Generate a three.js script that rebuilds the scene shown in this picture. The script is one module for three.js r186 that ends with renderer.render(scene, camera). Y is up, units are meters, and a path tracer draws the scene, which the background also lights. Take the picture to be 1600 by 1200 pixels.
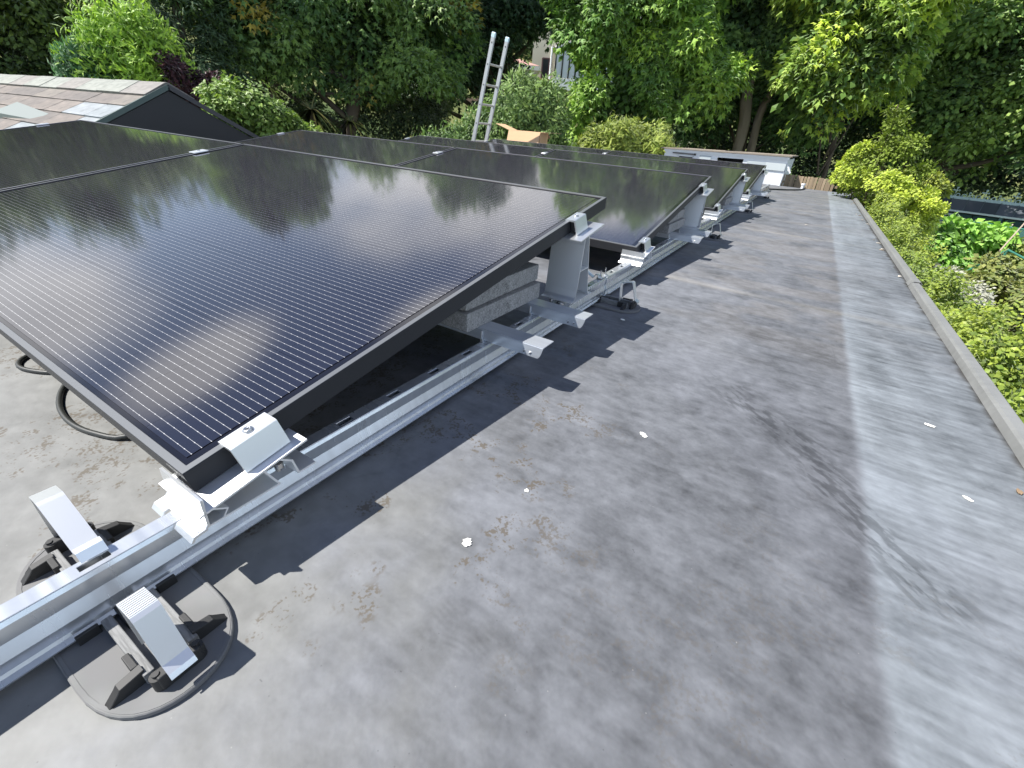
import * as THREE from 'three';
import { RoundedBoxGeometry } from 'three/addons/geometries/RoundedBoxGeometry.js';
import { ConvexGeometry } from 'three/addons/geometries/ConvexGeometry.js';
import { mergeGeometries } from 'three/addons/utils/BufferGeometryUtils.js';

// ------------------------------------------------------------------ camera, sky, sun, exposure
const scene = new THREE.Scene();
const camera = new THREE.PerspectiveCamera(82.71, 4 / 3, 0.02, 400);
camera.rotation.order = 'YXZ';
camera.rotation.set(-0.5288, 0.5231, 0.0827);
camera.position.set(0.464, 0.469, 0.1215);
scene.add(camera);

// seeded random numbers and value noise
function rng(seed) { let s = seed >>> 0; return () => { s = (s + 0x6D2B79F5) | 0; let t = Math.imul(s ^ (s >>> 15), 1 | s); t = (t + Math.imul(t ^ (t >>> 7), 61 | t)) ^ t; return ((t ^ (t >>> 14)) >>> 0) / 4294967296; }; }
const TBL = new Float32Array(65536); { const r = rng(7); for (let i = 0; i < 65536; i++) TBL[i] = r(); }
const hsh = (x, y, z) => TBL[(Math.imul(x, 73856093) ^ Math.imul(y, 19349663) ^ Math.imul(z, 83492791)) & 65535];
function vn2(x, y, s = 0) {
  const xi = Math.floor(x), yi = Math.floor(y); let fx = x - xi, fy = y - yi; fx = fx * fx * (3 - 2 * fx); fy = fy * fy * (3 - 2 * fy);
  const a = hsh(xi, yi, s), b = hsh(xi + 1, yi, s), c = hsh(xi, yi + 1, s), d = hsh(xi + 1, yi + 1, s);
  return a + (b - a) * fx + (c - a) * fy + (a - b - c + d) * fx * fy;
}
function fbm2(x, y, o = 4, s = 0) { let v = 0, a = 0.5, t = 0; for (let i = 0; i < o; i++) { v += a * vn2(x, y, s + i); t += a; a *= 0.5; x = x * 2.03 + 17.1; y = y * 2.03 - 9.7; } return v / t; }
function vn3(x, y, z) {
  const xi = Math.floor(x), yi = Math.floor(y), zi = Math.floor(z); let fx = x - xi, fy = y - yi, fz = z - zi;
  fx = fx * fx * (3 - 2 * fx); fy = fy * fy * (3 - 2 * fy); fz = fz * fz * (3 - 2 * fz); const L = (a, b, t) => a + (b - a) * t;
  const p = (dz) => L(L(hsh(xi, yi, zi + dz), hsh(xi + 1, yi, zi + dz), fx), L(hsh(xi, yi + 1, zi + dz), hsh(xi + 1, yi + 1, zi + dz), fx), fy);
  return L(p(0), p(1), fz);
}
const fbm3 = (x, y, z) => (vn3(x, y, z) * 0.57 + vn3(x * 2.1 + 5, y * 2.1, z * 2.1 - 3) * 0.29 + vn3(x * 4.3, y * 4.3 + 9, z * 4.3) * 0.14);
const sst = (a, b, x) => { const t = Math.min(1, Math.max(0, (x - a) / (b - a))); return t * t * (3 - 2 * t); };
const mix = (a, b, t) => a + (b - a) * t;

// a clear summer sky with scattered fair-weather clouds
// fair-weather clouds all round: bearing from straight ahead, height, half width, half height in degrees
const CLOUDS = [[-87, 19, 11, 6], [-79, 30, 9, 3.5], [-20, 26, 14, 4.5], [28, 24, 15, 5], [75, 30, 14, 6], [118, 20, 16, 6], [160, 34, 13, 5], [-165, 24, 16, 6], [-125, 30, 12, 5], [-48, 36, 9, 3.5], [50, 46, 10, 5]];
function makeSky() {
  const W = 1024, H = 512, d = new Float32Array(W * H * 4), D = new THREE.Vector3();
  for (let j = 0; j < H; j++) {
    const el = ((j + 0.5) / H - 0.5) * Math.PI, sy = Math.sin(el), cy = Math.cos(el);
    for (let i = 0; i < W; i++) {
      const a = ((i + 0.5) / W - 0.5) * 2 * Math.PI;
      D.set(cy * Math.cos(a), sy, cy * Math.sin(a));
      const h = Math.max(0, D.y), k = Math.pow(1 - h, 3.6);
      let r = mix(0.030, 1.22, k), g = mix(0.085, 1.50, k), b = mix(0.24, 1.80, k);
      // clouds on a plane overhead
      const pl = 1 / (h + 0.16), u = D.x * pl, v = D.z * pl;
      let c = 0.9 * sst(0.50, 0.80, fbm2(u * 0.95 + 3.1, v * 0.95 + 8.2, 5, 40)) * sst(0.0, 0.1, h);
      for (const [ca, ce, cw, ch] of CLOUDS) { let da = a - (ca - 90) * Math.PI / 180; da -= 2 * Math.PI * Math.round(da / (2 * Math.PI)); const q = Math.hypot(da * cy / (cw * Math.PI / 180), (el - ce * Math.PI / 180) / (ch * Math.PI / 180)) + 0.9 * (fbm2(u * 2.2, v * 2.2, 4, 80) - 0.5); c = Math.max(c, 0.85 * sst(1.1, 0.35, q)); }
      const lum = 1.05 + 0.35 * (fbm2(u * 3.2 + 20, v * 3.2, 4, 60) - 0.5);
      r = mix(r, lum * 1.0, c); g = mix(g, lum * 0.985, c); b = mix(b, lum * 0.98, c);
      const q = (j * W + i) * 4; d[q] = r * SKYK; d[q + 1] = g * SKYK; d[q + 2] = b * SKYK; d[q + 3] = 1;
    }
  }
  const t = new THREE.DataTexture(d, W, H, THREE.RGBAFormat, THREE.FloatType);
  t.mapping = THREE.EquirectangularReflectionMapping; t.magFilter = t.minFilter = THREE.LinearFilter; t.needsUpdate = true;
  return t;
}
const SKYK = 0.84;
const sky = makeSky();
scene.background = sky; scene.environment = sky;

const sun = new THREE.DirectionalLight(new THREE.Color(1.0, 0.97, 0.92), 5.0);
sun.position.set(-0.482 * 40, 0.807 * 40, 0.342 * 40 + -3);
sun.target.position.set(0, 0, -3);
sun.castShadow = true; sun.shadow.mapSize.set(4096, 4096);
Object.assign(sun.shadow.camera, { left: -25, right: 25, top: 25, bottom: -25, near: 1, far: 120 });
sun.name = 'sun'; scene.add(sun); scene.add(sun.target); sun.target.name = 'sun_target';
const EXPOSURE = 1.95;

// ------------------------------------------------------------------ helpers
const used = {};
function numbered(n) { const k = used[n] = (used[n] ?? -1) + 1; return k ? `${n}_${String(k).padStart(3, '0')}` : n; }
function tag(o, label, category, group) { o.userData.label = label; o.userData.category = category; if (group) o.userData.group = group; return o; }
function thing(name, label, category, pos = [0, 0, 0], group) {
  const o = new THREE.Group(); o.name = numbered(name); o.position.set(...pos); scene.add(o); return tag(o, label, category, group);
}
function shade(m) { m.castShadow = true; m.receiveShadow = true; return m; }
function part(name, geo, mat, parent) {
  const m = shade(new THREE.Mesh(Array.isArray(geo) ? mergeGeometries(geo.map(plain)) : geo, mat)); m.name = name; parent.add(m); return m;
}
function plain(g) { const q = g.index ? g.toNonIndexed() : g; for (const k of Object.keys(q.attributes)) if (!['position', 'normal', 'uv'].includes(k)) q.deleteAttribute(k); return q; }
function single(name, geo, mat, label, category, group) { const m = part(numbered(name), geo, mat, scene); return tag(m, label, category, group); }
function struct(name, geo, mat) { const m = part(numbered(name), geo, mat, scene); m.userData.kind = 'structure'; return m; }
function copy(src, label, pos) {
  const o = src.clone(); const base = src.name.replace(/_\d+$/, ''); o.name = numbered(base); o.userData = { ...src.userData, label };
  if (pos) o.position.set(...pos); scene.add(o); return o;
}
const bx = (w, h, d, x = 0, y = 0, z = 0, r = 0) => (r ? new RoundedBoxGeometry(w, h, d, 1, r) : new THREE.BoxGeometry(w, h, d)).translate(x, y, z);
const V = (x, y, z) => new THREE.Vector3(x, y, z);
// outline of a bent sheet: a polyline given thickness t
function sheet(pts, t) {
  const L = [], R = [], n = pts.length;
  for (let i = 0; i < n; i++) {
    const a = pts[Math.max(0, i - 1)], b = pts[i], c = pts[Math.min(n - 1, i + 1)];
    const d1 = new THREE.Vector2(b[0] - a[0], b[1] - a[1]).normalize(), d2 = new THREE.Vector2(c[0] - b[0], c[1] - b[1]).normalize();
    if (i === 0) d1.copy(d2); if (i === n - 1) d2.copy(d1);
    const m = new THREE.Vector2(-(d1.y + d2.y), d1.x + d2.x).normalize(), k = (t / 2) / Math.max(0.5, m.x * -d1.y + m.y * d1.x);
    L.push([b[0] + m.x * k, b[1] + m.y * k]); R.unshift([b[0] - m.x * k, b[1] - m.y * k]);
  }
  return [...L, ...R];
}
function shapeOf(p) { const s = new THREE.Shape(); p.forEach((q, i) => i ? s.lineTo(q[0], q[1]) : s.moveTo(q[0], q[1])); s.closePath(); return s; }
const ZYX = new THREE.Matrix4().makeBasis(V(0, 0, -1), V(0, 1, 0), V(1, 0, 0));
// a profile given as [z, y] pushed along x from x0 to x1
function alongX(p, x0, x1, bevel = 0) {
  const g = new THREE.ExtrudeGeometry(shapeOf(p.map(([z, y]) => [-z, y])), { depth: x1 - x0 - 2 * bevel, bevelEnabled: bevel > 0, bevelSize: bevel * 0.6, bevelThickness: bevel, bevelSegments: 1, bevelOffset: -bevel * 0.6 });
  return g.applyMatrix4(ZYX).translate(x0 + bevel, 0, 0);
}
// a profile given as [x, y] pushed along z from z0 to z1
function alongZ(p, z0, z1) { return new THREE.ExtrudeGeometry(shapeOf(p), { depth: z1 - z0, bevelEnabled: false }).translate(0, 0, z0); }
function cyl(r, h, x, y, z, seg = 16, r2 = r) { return new THREE.CylinderGeometry(r2, r, h, seg).translate(x, y, z); }
// a rod between two points
function rod(a, b, r, r2 = r, seg = 8) {
  const d = V(b[0] - a[0], b[1] - a[1], b[2] - a[2]), g = new THREE.CylinderGeometry(r2, r, d.length(), seg);
  return g.applyQuaternion(new THREE.Quaternion().setFromUnitVectors(V(0, 1, 0), d.clone().normalize())).translate((a[0] + b[0]) / 2, (a[1] + b[1]) / 2, (a[2] + b[2]) / 2);
}
// a rectangular bar between two points, width across x-ish axis
function bar(a, b, w, h) {
  const d = V(b[0] - a[0], b[1] - a[1], b[2] - a[2]), m = new THREE.Matrix4(), z = d.clone().normalize();
  const up = Math.abs(z.y) > 0.9 ? V(0, 0, 1) : V(0, 1, 0), x = up.clone().cross(z).normalize(), y = z.clone().cross(x);
  m.makeBasis(x, y, z).setPosition((a[0] + b[0]) / 2, (a[1] + b[1]) / 2, (a[2] + b[2]) / 2);
  return new THREE.BoxGeometry(w, h, d.length()).applyMatrix4(m);
}
function limb(points, r0, r1, seg = 10, wob = 0, seed = 1) {
  const c = new THREE.CatmullRomCurve3(points.map(p => V(...p))), n = points.length * 5, g = new THREE.TubeGeometry(c, n, 1, seg), P = g.attributes.position, r = rng(seed);
  for (let i = 0; i <= n; i++) {
    const t = i / n, o = c.getPointAt(t), rad = mix(r0, r1, t);
    for (let j = 0; j <= seg; j++) { const k = i * (seg + 1) + j, q = V(P.getX(k) - o.x, P.getY(k) - o.y, P.getZ(k) - o.z).multiplyScalar(rad * (1 + wob * (vn3(i * 0.6, Math.sin(j / seg * 6.283) * 2, seed) - 0.5))); P.setXYZ(k, o.x + q.x, o.y + q.y, o.z + q.z); }
  }
  g.computeVertexNormals(); return g;
}
function tex(w, h, fn, { srgb = false, rep = true } = {}) {
  const d = new Uint8Array(w * h * 4);
  const enc = srgb ? (v) => 255 * (v <= 0.0031308 ? v * 12.92 : 1.055 * Math.pow(v, 1 / 2.4) - 0.055) : (v) => 255 * v;
  for (let j = 0; j < h; j++) for (let i = 0; i < w; i++) { const c = fn((i + 0.5) / w, (j + 0.5) / h), q = (j * w + i) * 4; d[q] = enc(Math.min(1, Math.max(0, c[0]))); d[q + 1] = enc(Math.min(1, Math.max(0, c[1]))); d[q + 2] = enc(Math.min(1, Math.max(0, c[2]))); d[q + 3] = 255; }
  const t = new THREE.DataTexture(d, w, h); t.magFilter = THREE.LinearFilter; t.minFilter = THREE.LinearMipmapLinearFilter; t.generateMipmaps = true;
  if (rep) t.wrapS = t.wrapT = THREE.RepeatWrapping; if (srgb) t.colorSpace = THREE.SRGBColorSpace; t.needsUpdate = true; return t;
}
const lin = (r, g, b) => new THREE.Color().setRGB(r, g, b);
const std = (c, o = {}) => new THREE.MeshStandardMaterial({ color: lin(...c), roughness: 0.7, ...o });
const phy = (c, o = {}) => new THREE.MeshPhysicalMaterial({ color: lin(...c), roughness: 0.7, ...o });
// seamless noise for tiles: blend of shifted lookups
const tile2 = (fn, u, v, n) => { const x = u * n, y = v * n, a = u, b = v; return fn(x, y) * (1 - a) * (1 - b) + fn(x - n, y) * a * (1 - b) + fn(x, y - n) * (1 - a) * b + fn(x - n, y - n) * a * b; };

// ------------------------------------------------------------------ materials
const TG = tex(256, 256, (u, v) => { const n = tile2((x, y) => fbm2(x * 0.6, y * 9, 3, 5), u, v, 16), s = tile2((x, y) => fbm2(x, y, 4, 9), u, v, 9); const a = 0.16 + 0.18 * n + 0.10 * (s - 0.5); return [a, a, a]; });
const TGc = tex(256, 256, (u, v) => { const s = tile2((x, y) => fbm2(x, y, 4, 19), u, v, 11), n = tile2((x, y) => fbm2(x * 0.5, y * 10, 3, 15), u, v, 16); const a = 0.78 + 0.22 * (s - 0.5) + 0.2 * (n - 0.5); return [a, a * 1.0, a * 1.0]; }, { srgb: true });
const galv = std([0.80, 0.83, 0.86], { metalness: 0.7, roughness: 1, roughnessMap: TG, map: TGc });
const galvRough = std([0.66, 0.70, 0.76], { metalness: 0.55, roughness: 0.30, map: TGc });
const alu = std([0.74, 0.755, 0.76], { metalness: 0.85, roughness: 0.36 });
const aluDull = std([0.80, 0.81, 0.82], { metalness: 0.75, roughness: 0.48 });
const steel = std([0.6, 0.6, 0.6], { metalness: 1, roughness: 0.25 });
const blackRubber = std([0.012, 0.012, 0.012], { roughness: 0.6 });
const frameMat = phy([0.026, 0.027, 0.030], { roughness: 0.5, metalness: 0.0, specularIntensity: 0.5, ior: 1.5 });
const frameSheenMat = phy([0.15, 0.155, 0.16], { roughness: 0.32, metalness: 0.35, specularIntensity: 1, ior: 1.7 });  // paler grey carries the sky and sun sheen of the black frame top
const backMat = std([0.010, 0.010, 0.014], { roughness: 0.065 });
// one half cell: ten bright wires with solder points along them
const TC = tex(128, 1024, (u, v) => {
  let c = [0.0150, 0.0145, 0.0215];
  const fing = 0.0016 * Math.sin(u * 128 * 3.1415); c = c.map(q => q + fing);
  const p = ((v * 16) % 1) * 11.375 - 5.6875, x = u * 91, e = Math.min(x, 91 - x);
  const bead = (Math.abs(((x + 7.6) % 15.17) - 7.6) < 0.9 || e < 1.7) ? 0.46 : 0.17;
  const k = 1 - sst(bead - 0.12, bead + 0.16, Math.abs(p)); return [mix(c[0], 0.46, k), mix(c[1], 0.46, k), mix(c[2], 0.46, k)];
}, { srgb: true });
const cellBump = tex(256, 256, (u, v) => { const a = tile2((x, y) => fbm2(x, y, 3, 77), u, v, 6); return [a, a, a]; });
const cellMat = phy([1, 1, 1], { map: TC, roughness: 0.065, ior: 1.95, bumpMap: cellBump, bumpScale: 0.00002 });
const plasticPad = (() => { const t = tex(256, 256, (u, v) => { const n = tile2((x, y) => fbm2(x, y, 5, 33), u, v, 8); const a = mix(0.135, 0.205, sst(0.35, 0.62, n)); return [a * 0.985, a, a * 0.99]; }, { srgb: true }); return std([1, 1, 1], { map: t, roughness: 0.75 }); })();
const plasticDark = std([0.018, 0.018, 0.018], { roughness: 0.6 });
const concrete = (() => {
  const t = tex(512, 512, (u, v) => { const n = tile2((x, y) => fbm2(x, y, 5, 51), u, v, 10), f = tile2((x, y) => vn2(x, y, 52), u, v, 120), p = tile2((x, y) => vn2(x, y, 53), u, v, 60); let a = 0.25 + 0.20 * (n - 0.5) + 0.24 * (f - 0.5); if (p > 0.86) a *= 0.6; if (p < 0.07) a *= 1.4; return [a, a * 0.985, a * 0.96]; }, { srgb: true });
  const b = tex(512, 512, (u, v) => { const f = tile2((x, y) => fbm2(x, y, 3, 52), u, v, 90), p = tile2((x, y) => vn2(x, y, 53), u, v, 60); const a = 0.5 + 0.4 * (f - 0.5) - (p > 0.86 ? 0.35 : 0); return [a, a, a]; });
  t.repeat.set(2, 2); b.repeat.set(2, 2);
  return std([1, 1, 1], { map: t, bumpMap: b, bumpScale: 0.0008, roughness: 0.95 });
})();
const cableMat = std([0.02, 0.022, 0.02], { roughness: 0.5 });

// ------------------------------------------------------------------ the ground
const groundY = (x, z) => {
  const s = -0.5 * (x - 0.46) - 0.86 * (z - 0.12), w = -x - 12;
  const up = (d, k, m) => k * (d <= 0 ? 0 : d > m ? m : d) * sst(0, 3, d);
  return -2.5 + up(s - 9, 0.25, 44) + up(w, 0.16, 30) + 0.18 * (fbm2(x * 0.25, z * 0.25, 3, 3) - 0.5);
};
{
  const g = new THREE.PlaneGeometry(260, 260, 220, 220).rotateX(-Math.PI / 2), P = g.attributes.position, C = new Float32Array(P.count * 3);
  for (let i = 0; i < P.count; i++) {
    let x = P.getX(i), z = P.getZ(i); x = Math.sign(x) * Math.pow(Math.abs(x) / 130, 2) * 130; z = Math.sign(z) * Math.pow(Math.abs(z) / 130, 2) * 130;
    P.setXYZ(i, x, groundY(x, z), z);
    const n = fbm2(x * 0.5, z * 0.5, 4, 21), k = sst(0.4, 0.65, n);
    C.set([mix(0.05, 0.13, k), mix(0.085, 0.14, k), mix(0.02, 0.04, k)], i * 3);
  }
  g.setAttribute('color', new THREE.BufferAttribute(C, 3)); g.computeVertexNormals();
  struct('ground', g, std([1, 1, 1], { vertexColors: true, roughness: 1 }));
}

// ------------------------------------------------------------------ the flat roof
// bare colour of the rubber sheet at a place on the roof, in metres
const seg = (x, z, ax, az, bx_, bz) => { const dx = bx_ - ax, dz = bz - az, t = Math.min(1, Math.max(0, ((x - ax) * dx + (z - az) * dz) / (dx * dx + dz * dz))); return Math.hypot(x - ax - t * dx, z - az - t * dz); };
const SCUFF = [[0.36, -0.93], [0.474, -0.84], [0.59, -0.735], [0.66, -0.63], [0.713, -0.532], [0.745, -0.49]];
const FEET = [[0.61, -0.965, 0.075, 0.028, 0.5], [0.315, -0.857, 0.05, 0.03, 0.4], [0.456, -0.651, 0.06, 0.034, 0.7], [0.265, -0.581, 0.06, 0.032, 0.3], [0.405, -0.19, 0.042, 0.024, 1.2], [0.30, -0.10, 0.045, 0.03, 0.9], [0.345, -0.30, 0.07, 0.05, 0.6], [0.55, -0.30, 0.06, 0.03, 0.2], [0.20, -0.42, 0.06, 0.03, 0.8], [0.5, -1.35, 0.07, 0.03, 0.4], [0.35, -1.75, 0.08, 0.03, 0.3]];
function roofColour(x, z, fine) {
  const edge = (0.72 + 0.28 * sst(0.3, 0.6, fbm2(x * 3, z * 2.2, 3, 6))) * sst(0.685, 0.705, x + 0.010 * (fbm2(x * 20, z * 24, 3, 3) - 0.5));
  const big = fbm2(x * 3.1 + 4, z * 3.1, 4, 101), mid = fbm2(x * 13, z * 11, 4, 111), cloud = fbm2(x * 6.2, z * 6.2, 3, 121);
  const str = fbm2(x * 16 + z * 5, z * 105, 3, 131), gr = fine ? fbm2(x * 260, z * 260, 2, 141) : 0.5;
  const blot = sst(0.46, 0.62, fbm2(x * 12 + 2.3 * big, z * 14, 4, 107)), rub = sst(0.52, 0.70, fbm2(x * 6 + z * 2, z * 15, 4, 109)), fin = fbm2(x * 42 + 2 * mid, z * 52, 4, 113), mot = fbm2(x * 95, z * 120, 3, 117);
  let a = mix(0.140, 0.106, sst(0.05, 0.55, x + 0.15 * (z + 0.3))) + 0.045 * (big - 0.5) + 0.075 * (mid - 0.5) + 0.03 * (cloud - 0.5) - 0.010 * (blot - 0.4) - 0.009 * rub + 0.075 * (fin - 0.5) + 0.03 * (mot - 0.5) + 0.07 * (str - 0.5) * (0.6 + edge) + 0.022 * (gr - 0.5);
  // chalky strip by the edge, brushed across
  const lanes = 0.5 * fbm2(x * 26, z * 0.9, 3, 151) + 0.5 * fbm2(x * 9 + 7, z * 3.3, 3, 161);
  a += edge * (0.052 + 0.10 * (lanes - 0.5) + 0.028 * (1 - sst(0.70, 0.78, x)) - 0.025 * sst(0.88, 0.96, x));
  let r = a * mix(0.955, 0.925, edge), g = a * mix(0.995, 1.015, edge), b = a * mix(1.085, 1.10, edge);
  // pale dust where feet have not rubbed it off, bottom left
  const dust = sst(0.34, 0.0, x + 0.35 * (mid - 0.5) - 0.25 * (z + 0.1)) * sst(-0.62, -0.05, z);
  r = mix(r, 0.190 + 0.07 * (mid - 0.5) + 0.08 * (fin - 0.5), dust * 0.75); g = mix(g, 0.191 + 0.07 * (mid - 0.5) + 0.08 * (fin - 0.5), dust * 0.75); b = mix(b, 0.179 + 0.065 * (mid - 0.5) + 0.075 * (fin - 0.5), dust * 0.75);
  if (z < -0.9) { const w = sst(-0.9, -1.6, z) * (1 - edge) * sst(0.45, 0.62, fbm2(x * 4, z * 7, 3, 171)); r += 0.022 * w; g += 0.016 * w; b += 0.008 * w; }
  // dusty lines on the cross laps
  for (const [lz, k] of [[-1.70, 1], [-3.34, 0.9], [-4.98, 0.7]]) { const q = Math.exp(-Math.pow((z - lz - 0.012 * (vn2(x * 5, lz) - 0.5)) / 0.028, 2)) * k * (0.4 + 0.8 * vn2(x * 9, lz * 7)) * (1 - 0.6 * edge); r += 0.06 * q; g += 0.052 * q; b += 0.036 * q; }
  // black rubbed track of boots
  let sd = 9; for (let i = 0; i < SCUFF.length - 1; i++) sd = Math.min(sd, seg(x, z, ...SCUFF[i], ...SCUFF[i + 1]));
  if (sd < 0.14) { const along = x * 0.72 + z * 0.69, ac = x * 0.69 - z * 0.72; const wq = 0.6 * fbm2(x * 22, z * 22, 2, 185), m = (1 - sst(0.010, 0.082, sd + 0.05 * (fbm2(x * 20, z * 20, 2, 186) - 0.5))) * (0.22 + 0.78 * sst(0.42, 0.62, fbm2(along * 42 + wq, ac * 130 + wq, 4, 181))) * sst(0.34, 0.52, x); const f = 1 - 0.50 * m; r *= f; g *= f; b *= f * 1.01; }
  for (const [fx, fz, L, w, k] of FEET) { const q = Math.hypot((x - fx) / L, (z - fz) / w); if (q < 1.3) { const ring = Math.exp(-Math.pow((q - 0.95) / 0.14, 2)), tread = (1 - sst(0.7, 1, q)) * (0.5 + 0.5 * Math.sin((z - fz) * 900 + Math.sin((x - fx) * 120) * 2)); const f = 1 - k * fbm2(x * 14, z * 14, 3, 9) * (0.22 * ring * sst(0.45, 0.7, vn2(x * 30, z * 30, 8)) + 0.22 * tread * vn2(x * 40 + 3, z * 40, 8) + 0.12 * (1 - sst(0.6, 1.2, q))); r *= f; g *= f; b *= f; } }
  // thin curved scratches
  const sc = Math.abs(fbm2(x * 5 + 31, z * 5, 2, 191) - 0.5); if (sc < 0.006 && vn2(x * 4, z * 4, 195) > 0.7) { const f = 1 - 0.12 * (1 - sc / 0.006); r *= f; g *= f; b *= f; }
  // brown lichen and mud specks
  if (fine) {
    const zone = sst(0.50, 0.64, fbm2(x * 11 + 3, z * 11, 3, 201)) * (0.25 + 0.75 * sst(0.42, 0.02, x)) * sst(-1.3, -0.2, z);
    const sp = fbm2(x * 330, z * 330, 4, 211) * 0.6 + 0.4 * fbm2(x * 60, z * 60, 2, 215); const k = 0.8 * sst(0.565, 0.63, sp) * sst(0.12, 0.5, zone); r = mix(r, 0.085, k); g = mix(g, 0.068, k); b = mix(b, 0.047, k);
    const dot = vn2(x * 300, z * 300, 221); if (dot > 0.994) { r = mix(r, 0.34, 0.6); g = mix(g, 0.33, 0.6); b = mix(b, 0.31, 0.6); } else if (dot < 0.012) { r *= 0.55; g *= 0.55; b *= 0.55; }
  }
  // grime along the edge trim
  const gz = sst(0.945, 0.962, x + 0.012 * (vn2(z * 40, 5) - 0.5)); r *= 1 - 0.62 * gz; g *= 1 - 0.66 * gz; b *= 1 - 0.70 * gz;
  return [r * 0.92, g * 0.92, b * 0.92];
}
const roof = new THREE.Group(); roof.name = 'roof'; roof.userData.kind = 'structure'; scene.add(roof);
const roofRelief = tex(512, 512, (u, v) => { const n = tile2((x, y) => fbm2(x, y, 4, 231), u, v, 40), m = tile2((x, y) => fbm2(x, y, 3, 241), u, v, 7); const a = 0.35 * n + 0.65 * m; return [a, a, a]; });
function roofSheet(x0, x1, z0, z1, w, h, fine, y = 0) {
  const t = tex(w, h, (u, v) => roofColour(mix(x0, x1, u), mix(z1, z0, v), fine), { srgb: true, rep: false });
  const g = new THREE.PlaneGeometry(x1 - x0, z1 - z0).rotateX(-Math.PI / 2).translate((x0 + x1) / 2, y, (z0 + z1) / 2);
  const b = roofRelief.clone(); b.repeat.set((x1 - x0) / 0.42, (z1 - z0) / 0.42); b.needsUpdate = true;
  return part('membrane', g, std([1, 1, 1], { map: t, bumpMap: b, bumpScale: 0.0011, roughness: 0.62 }), roof);
}
roofSheet(-0.92, 0.99, -1.32, 0.50, 2048, 2048, true);
roofSheet(-0.20, 0.99, -8.32, -1.32, 768, 2048, true);
roofSheet(-4.36, -0.92, -1.32, 0.50, 512, 256, false);
roofSheet(-4.36, -0.20, -8.32, -1.32, 512, 512, false);
roofSheet(-4.36, 0.99, 0.50, 3.2, 512, 256, false);

// edge trim in two lengths with a joint cover
const trimMat = (() => { const t = tex(128, 1024, (u, v) => { const s = tile2((x, y) => fbm2(x * 6, y, 4, 251), u, v, 8), f = tile2((x, y) => fbm2(x, y * 2, 3, 255), u, v, 30); const a = 0.175 + 0.07 * (s - 0.5) + 0.05 * (f - 0.5); return [a, a * 1.015, a * 0.985]; }, { srgb: true }); return std([1, 1, 1], { map: t, roughness: 0.5 }); })();
const trimProf = [[0.958, 0.0005], [0.962, 0.017], [0.968, 0.021], [0.988, 0.0225], [0.994, 0.018], [0.996, -0.06], [0.992, -0.06], [0.990, 0.0], [0.970, 0.0]];
part('edge_trim', alongZ(trimProf, -2.405, 3.1), trimMat, roof);
part('edge_trim', alongZ(trimProf.map(([x, y]) => [x + 0.006, y + 0.001]), -8.34, -2.41), trimMat, roof);
part('joint_cover', alongZ(sheet([[0.957, 0.004], [0.963, 0.0195], [0.970, 0.0245], [0.992, 0.026], [0.999, 0.020], [1.0, -0.05]], 0.002), -2.44, -2.375), trimMat, roof);
part('fascia', [bx(0.03, 0.25, 11.4, 0.978, -0.16, -2.62), bx(5.3, 0.25, 0.03, -1.69, -0.13, -8.34)], std([0.12, 0.12, 0.12]), roof);
part('wall', [bx(5.1, 2.3, 11.1, -1.7, -1.4, -2.6)], std([0.42, 0.40, 0.36], { roughness: 0.9 }), roof);

// ------------------------------------------------------------------ solar panels
const TILT = Math.PI / 18, H0 = 0.127, PW = 1.722, PD = 1.134, PITCH = 1.507, ROWS = 4;
const cS = Math.cos(TILT), sN = Math.sin(TILT);
function makePanel() {
  const g = new THREE.Group(); g.rotation.x = TILT;
  const out = shapeOf([[-PW, -PD], [0, -PD], [0, 0], [-PW, 0]]), hole = new THREE.Path(); const e = 0.0095;
  hole.moveTo(-PW + e, -PD + e); hole.lineTo(-PW + e, -e); hole.lineTo(-e, -e); hole.lineTo(-e, -PD + e); hole.closePath(); out.holes.push(hole);
  const f = new THREE.ExtrudeGeometry(out, { depth: 0.0285, bevelEnabled: true, bevelThickness: 0.0008, bevelSize: 0.0008, bevelOffset: -0.0008, bevelSegments: 1 }).rotateX(Math.PI / 2).translate(0, -0.0008, 0);
  // shape y runs from -depth: turn so that it runs to -z
  f.applyMatrix4(new THREE.Matrix4().makeScale(1, 1, 1)); const P = f.attributes.position; let zmin = 1e9, zmax = -1e9; for (let i = 0; i < P.count; i++) { zmin = Math.min(zmin, P.getZ(i)); zmax = Math.max(zmax, P.getZ(i)); } f.translate(0, 0, -zmax);
  part('frame', f, frameMat, g);
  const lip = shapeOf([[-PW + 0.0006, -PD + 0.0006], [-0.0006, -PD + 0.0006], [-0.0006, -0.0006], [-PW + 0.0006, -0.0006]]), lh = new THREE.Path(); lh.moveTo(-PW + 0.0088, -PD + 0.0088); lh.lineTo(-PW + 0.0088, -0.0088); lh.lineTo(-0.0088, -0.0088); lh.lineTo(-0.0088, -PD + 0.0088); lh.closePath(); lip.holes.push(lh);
  part('frame_top_sheen', new THREE.ExtrudeGeometry(lip, { depth: 0.0006, bevelEnabled: false }).rotateX(Math.PI / 2).translate(0, 0.0007, 0), frameSheenMat, g);  // added thin ring: sheen on the frame top painted as lighter colour
  part('backsheet', bx(PW - 0.019, 0.003, PD - 0.019, -PW / 2, -0.0042, -PD / 2), backMat, g);
  const cg = new THREE.PlaneGeometry(0.0928, 0.1834).rotateX(-Math.PI / 2);
  for (let i = 0; i < 18; i++) for (let j = 0; j < 6; j++) {
    const m = part('solar_cell', cg, cellMat, g);
    m.position.set(-PW + 0.0185 + 0.0455 + i * 0.0931 + 0.0048, -0.0018, -0.0165 - 0.091 - j * 0.1838);
  }
  return g;
}
const panelSrc = makePanel();
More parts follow.
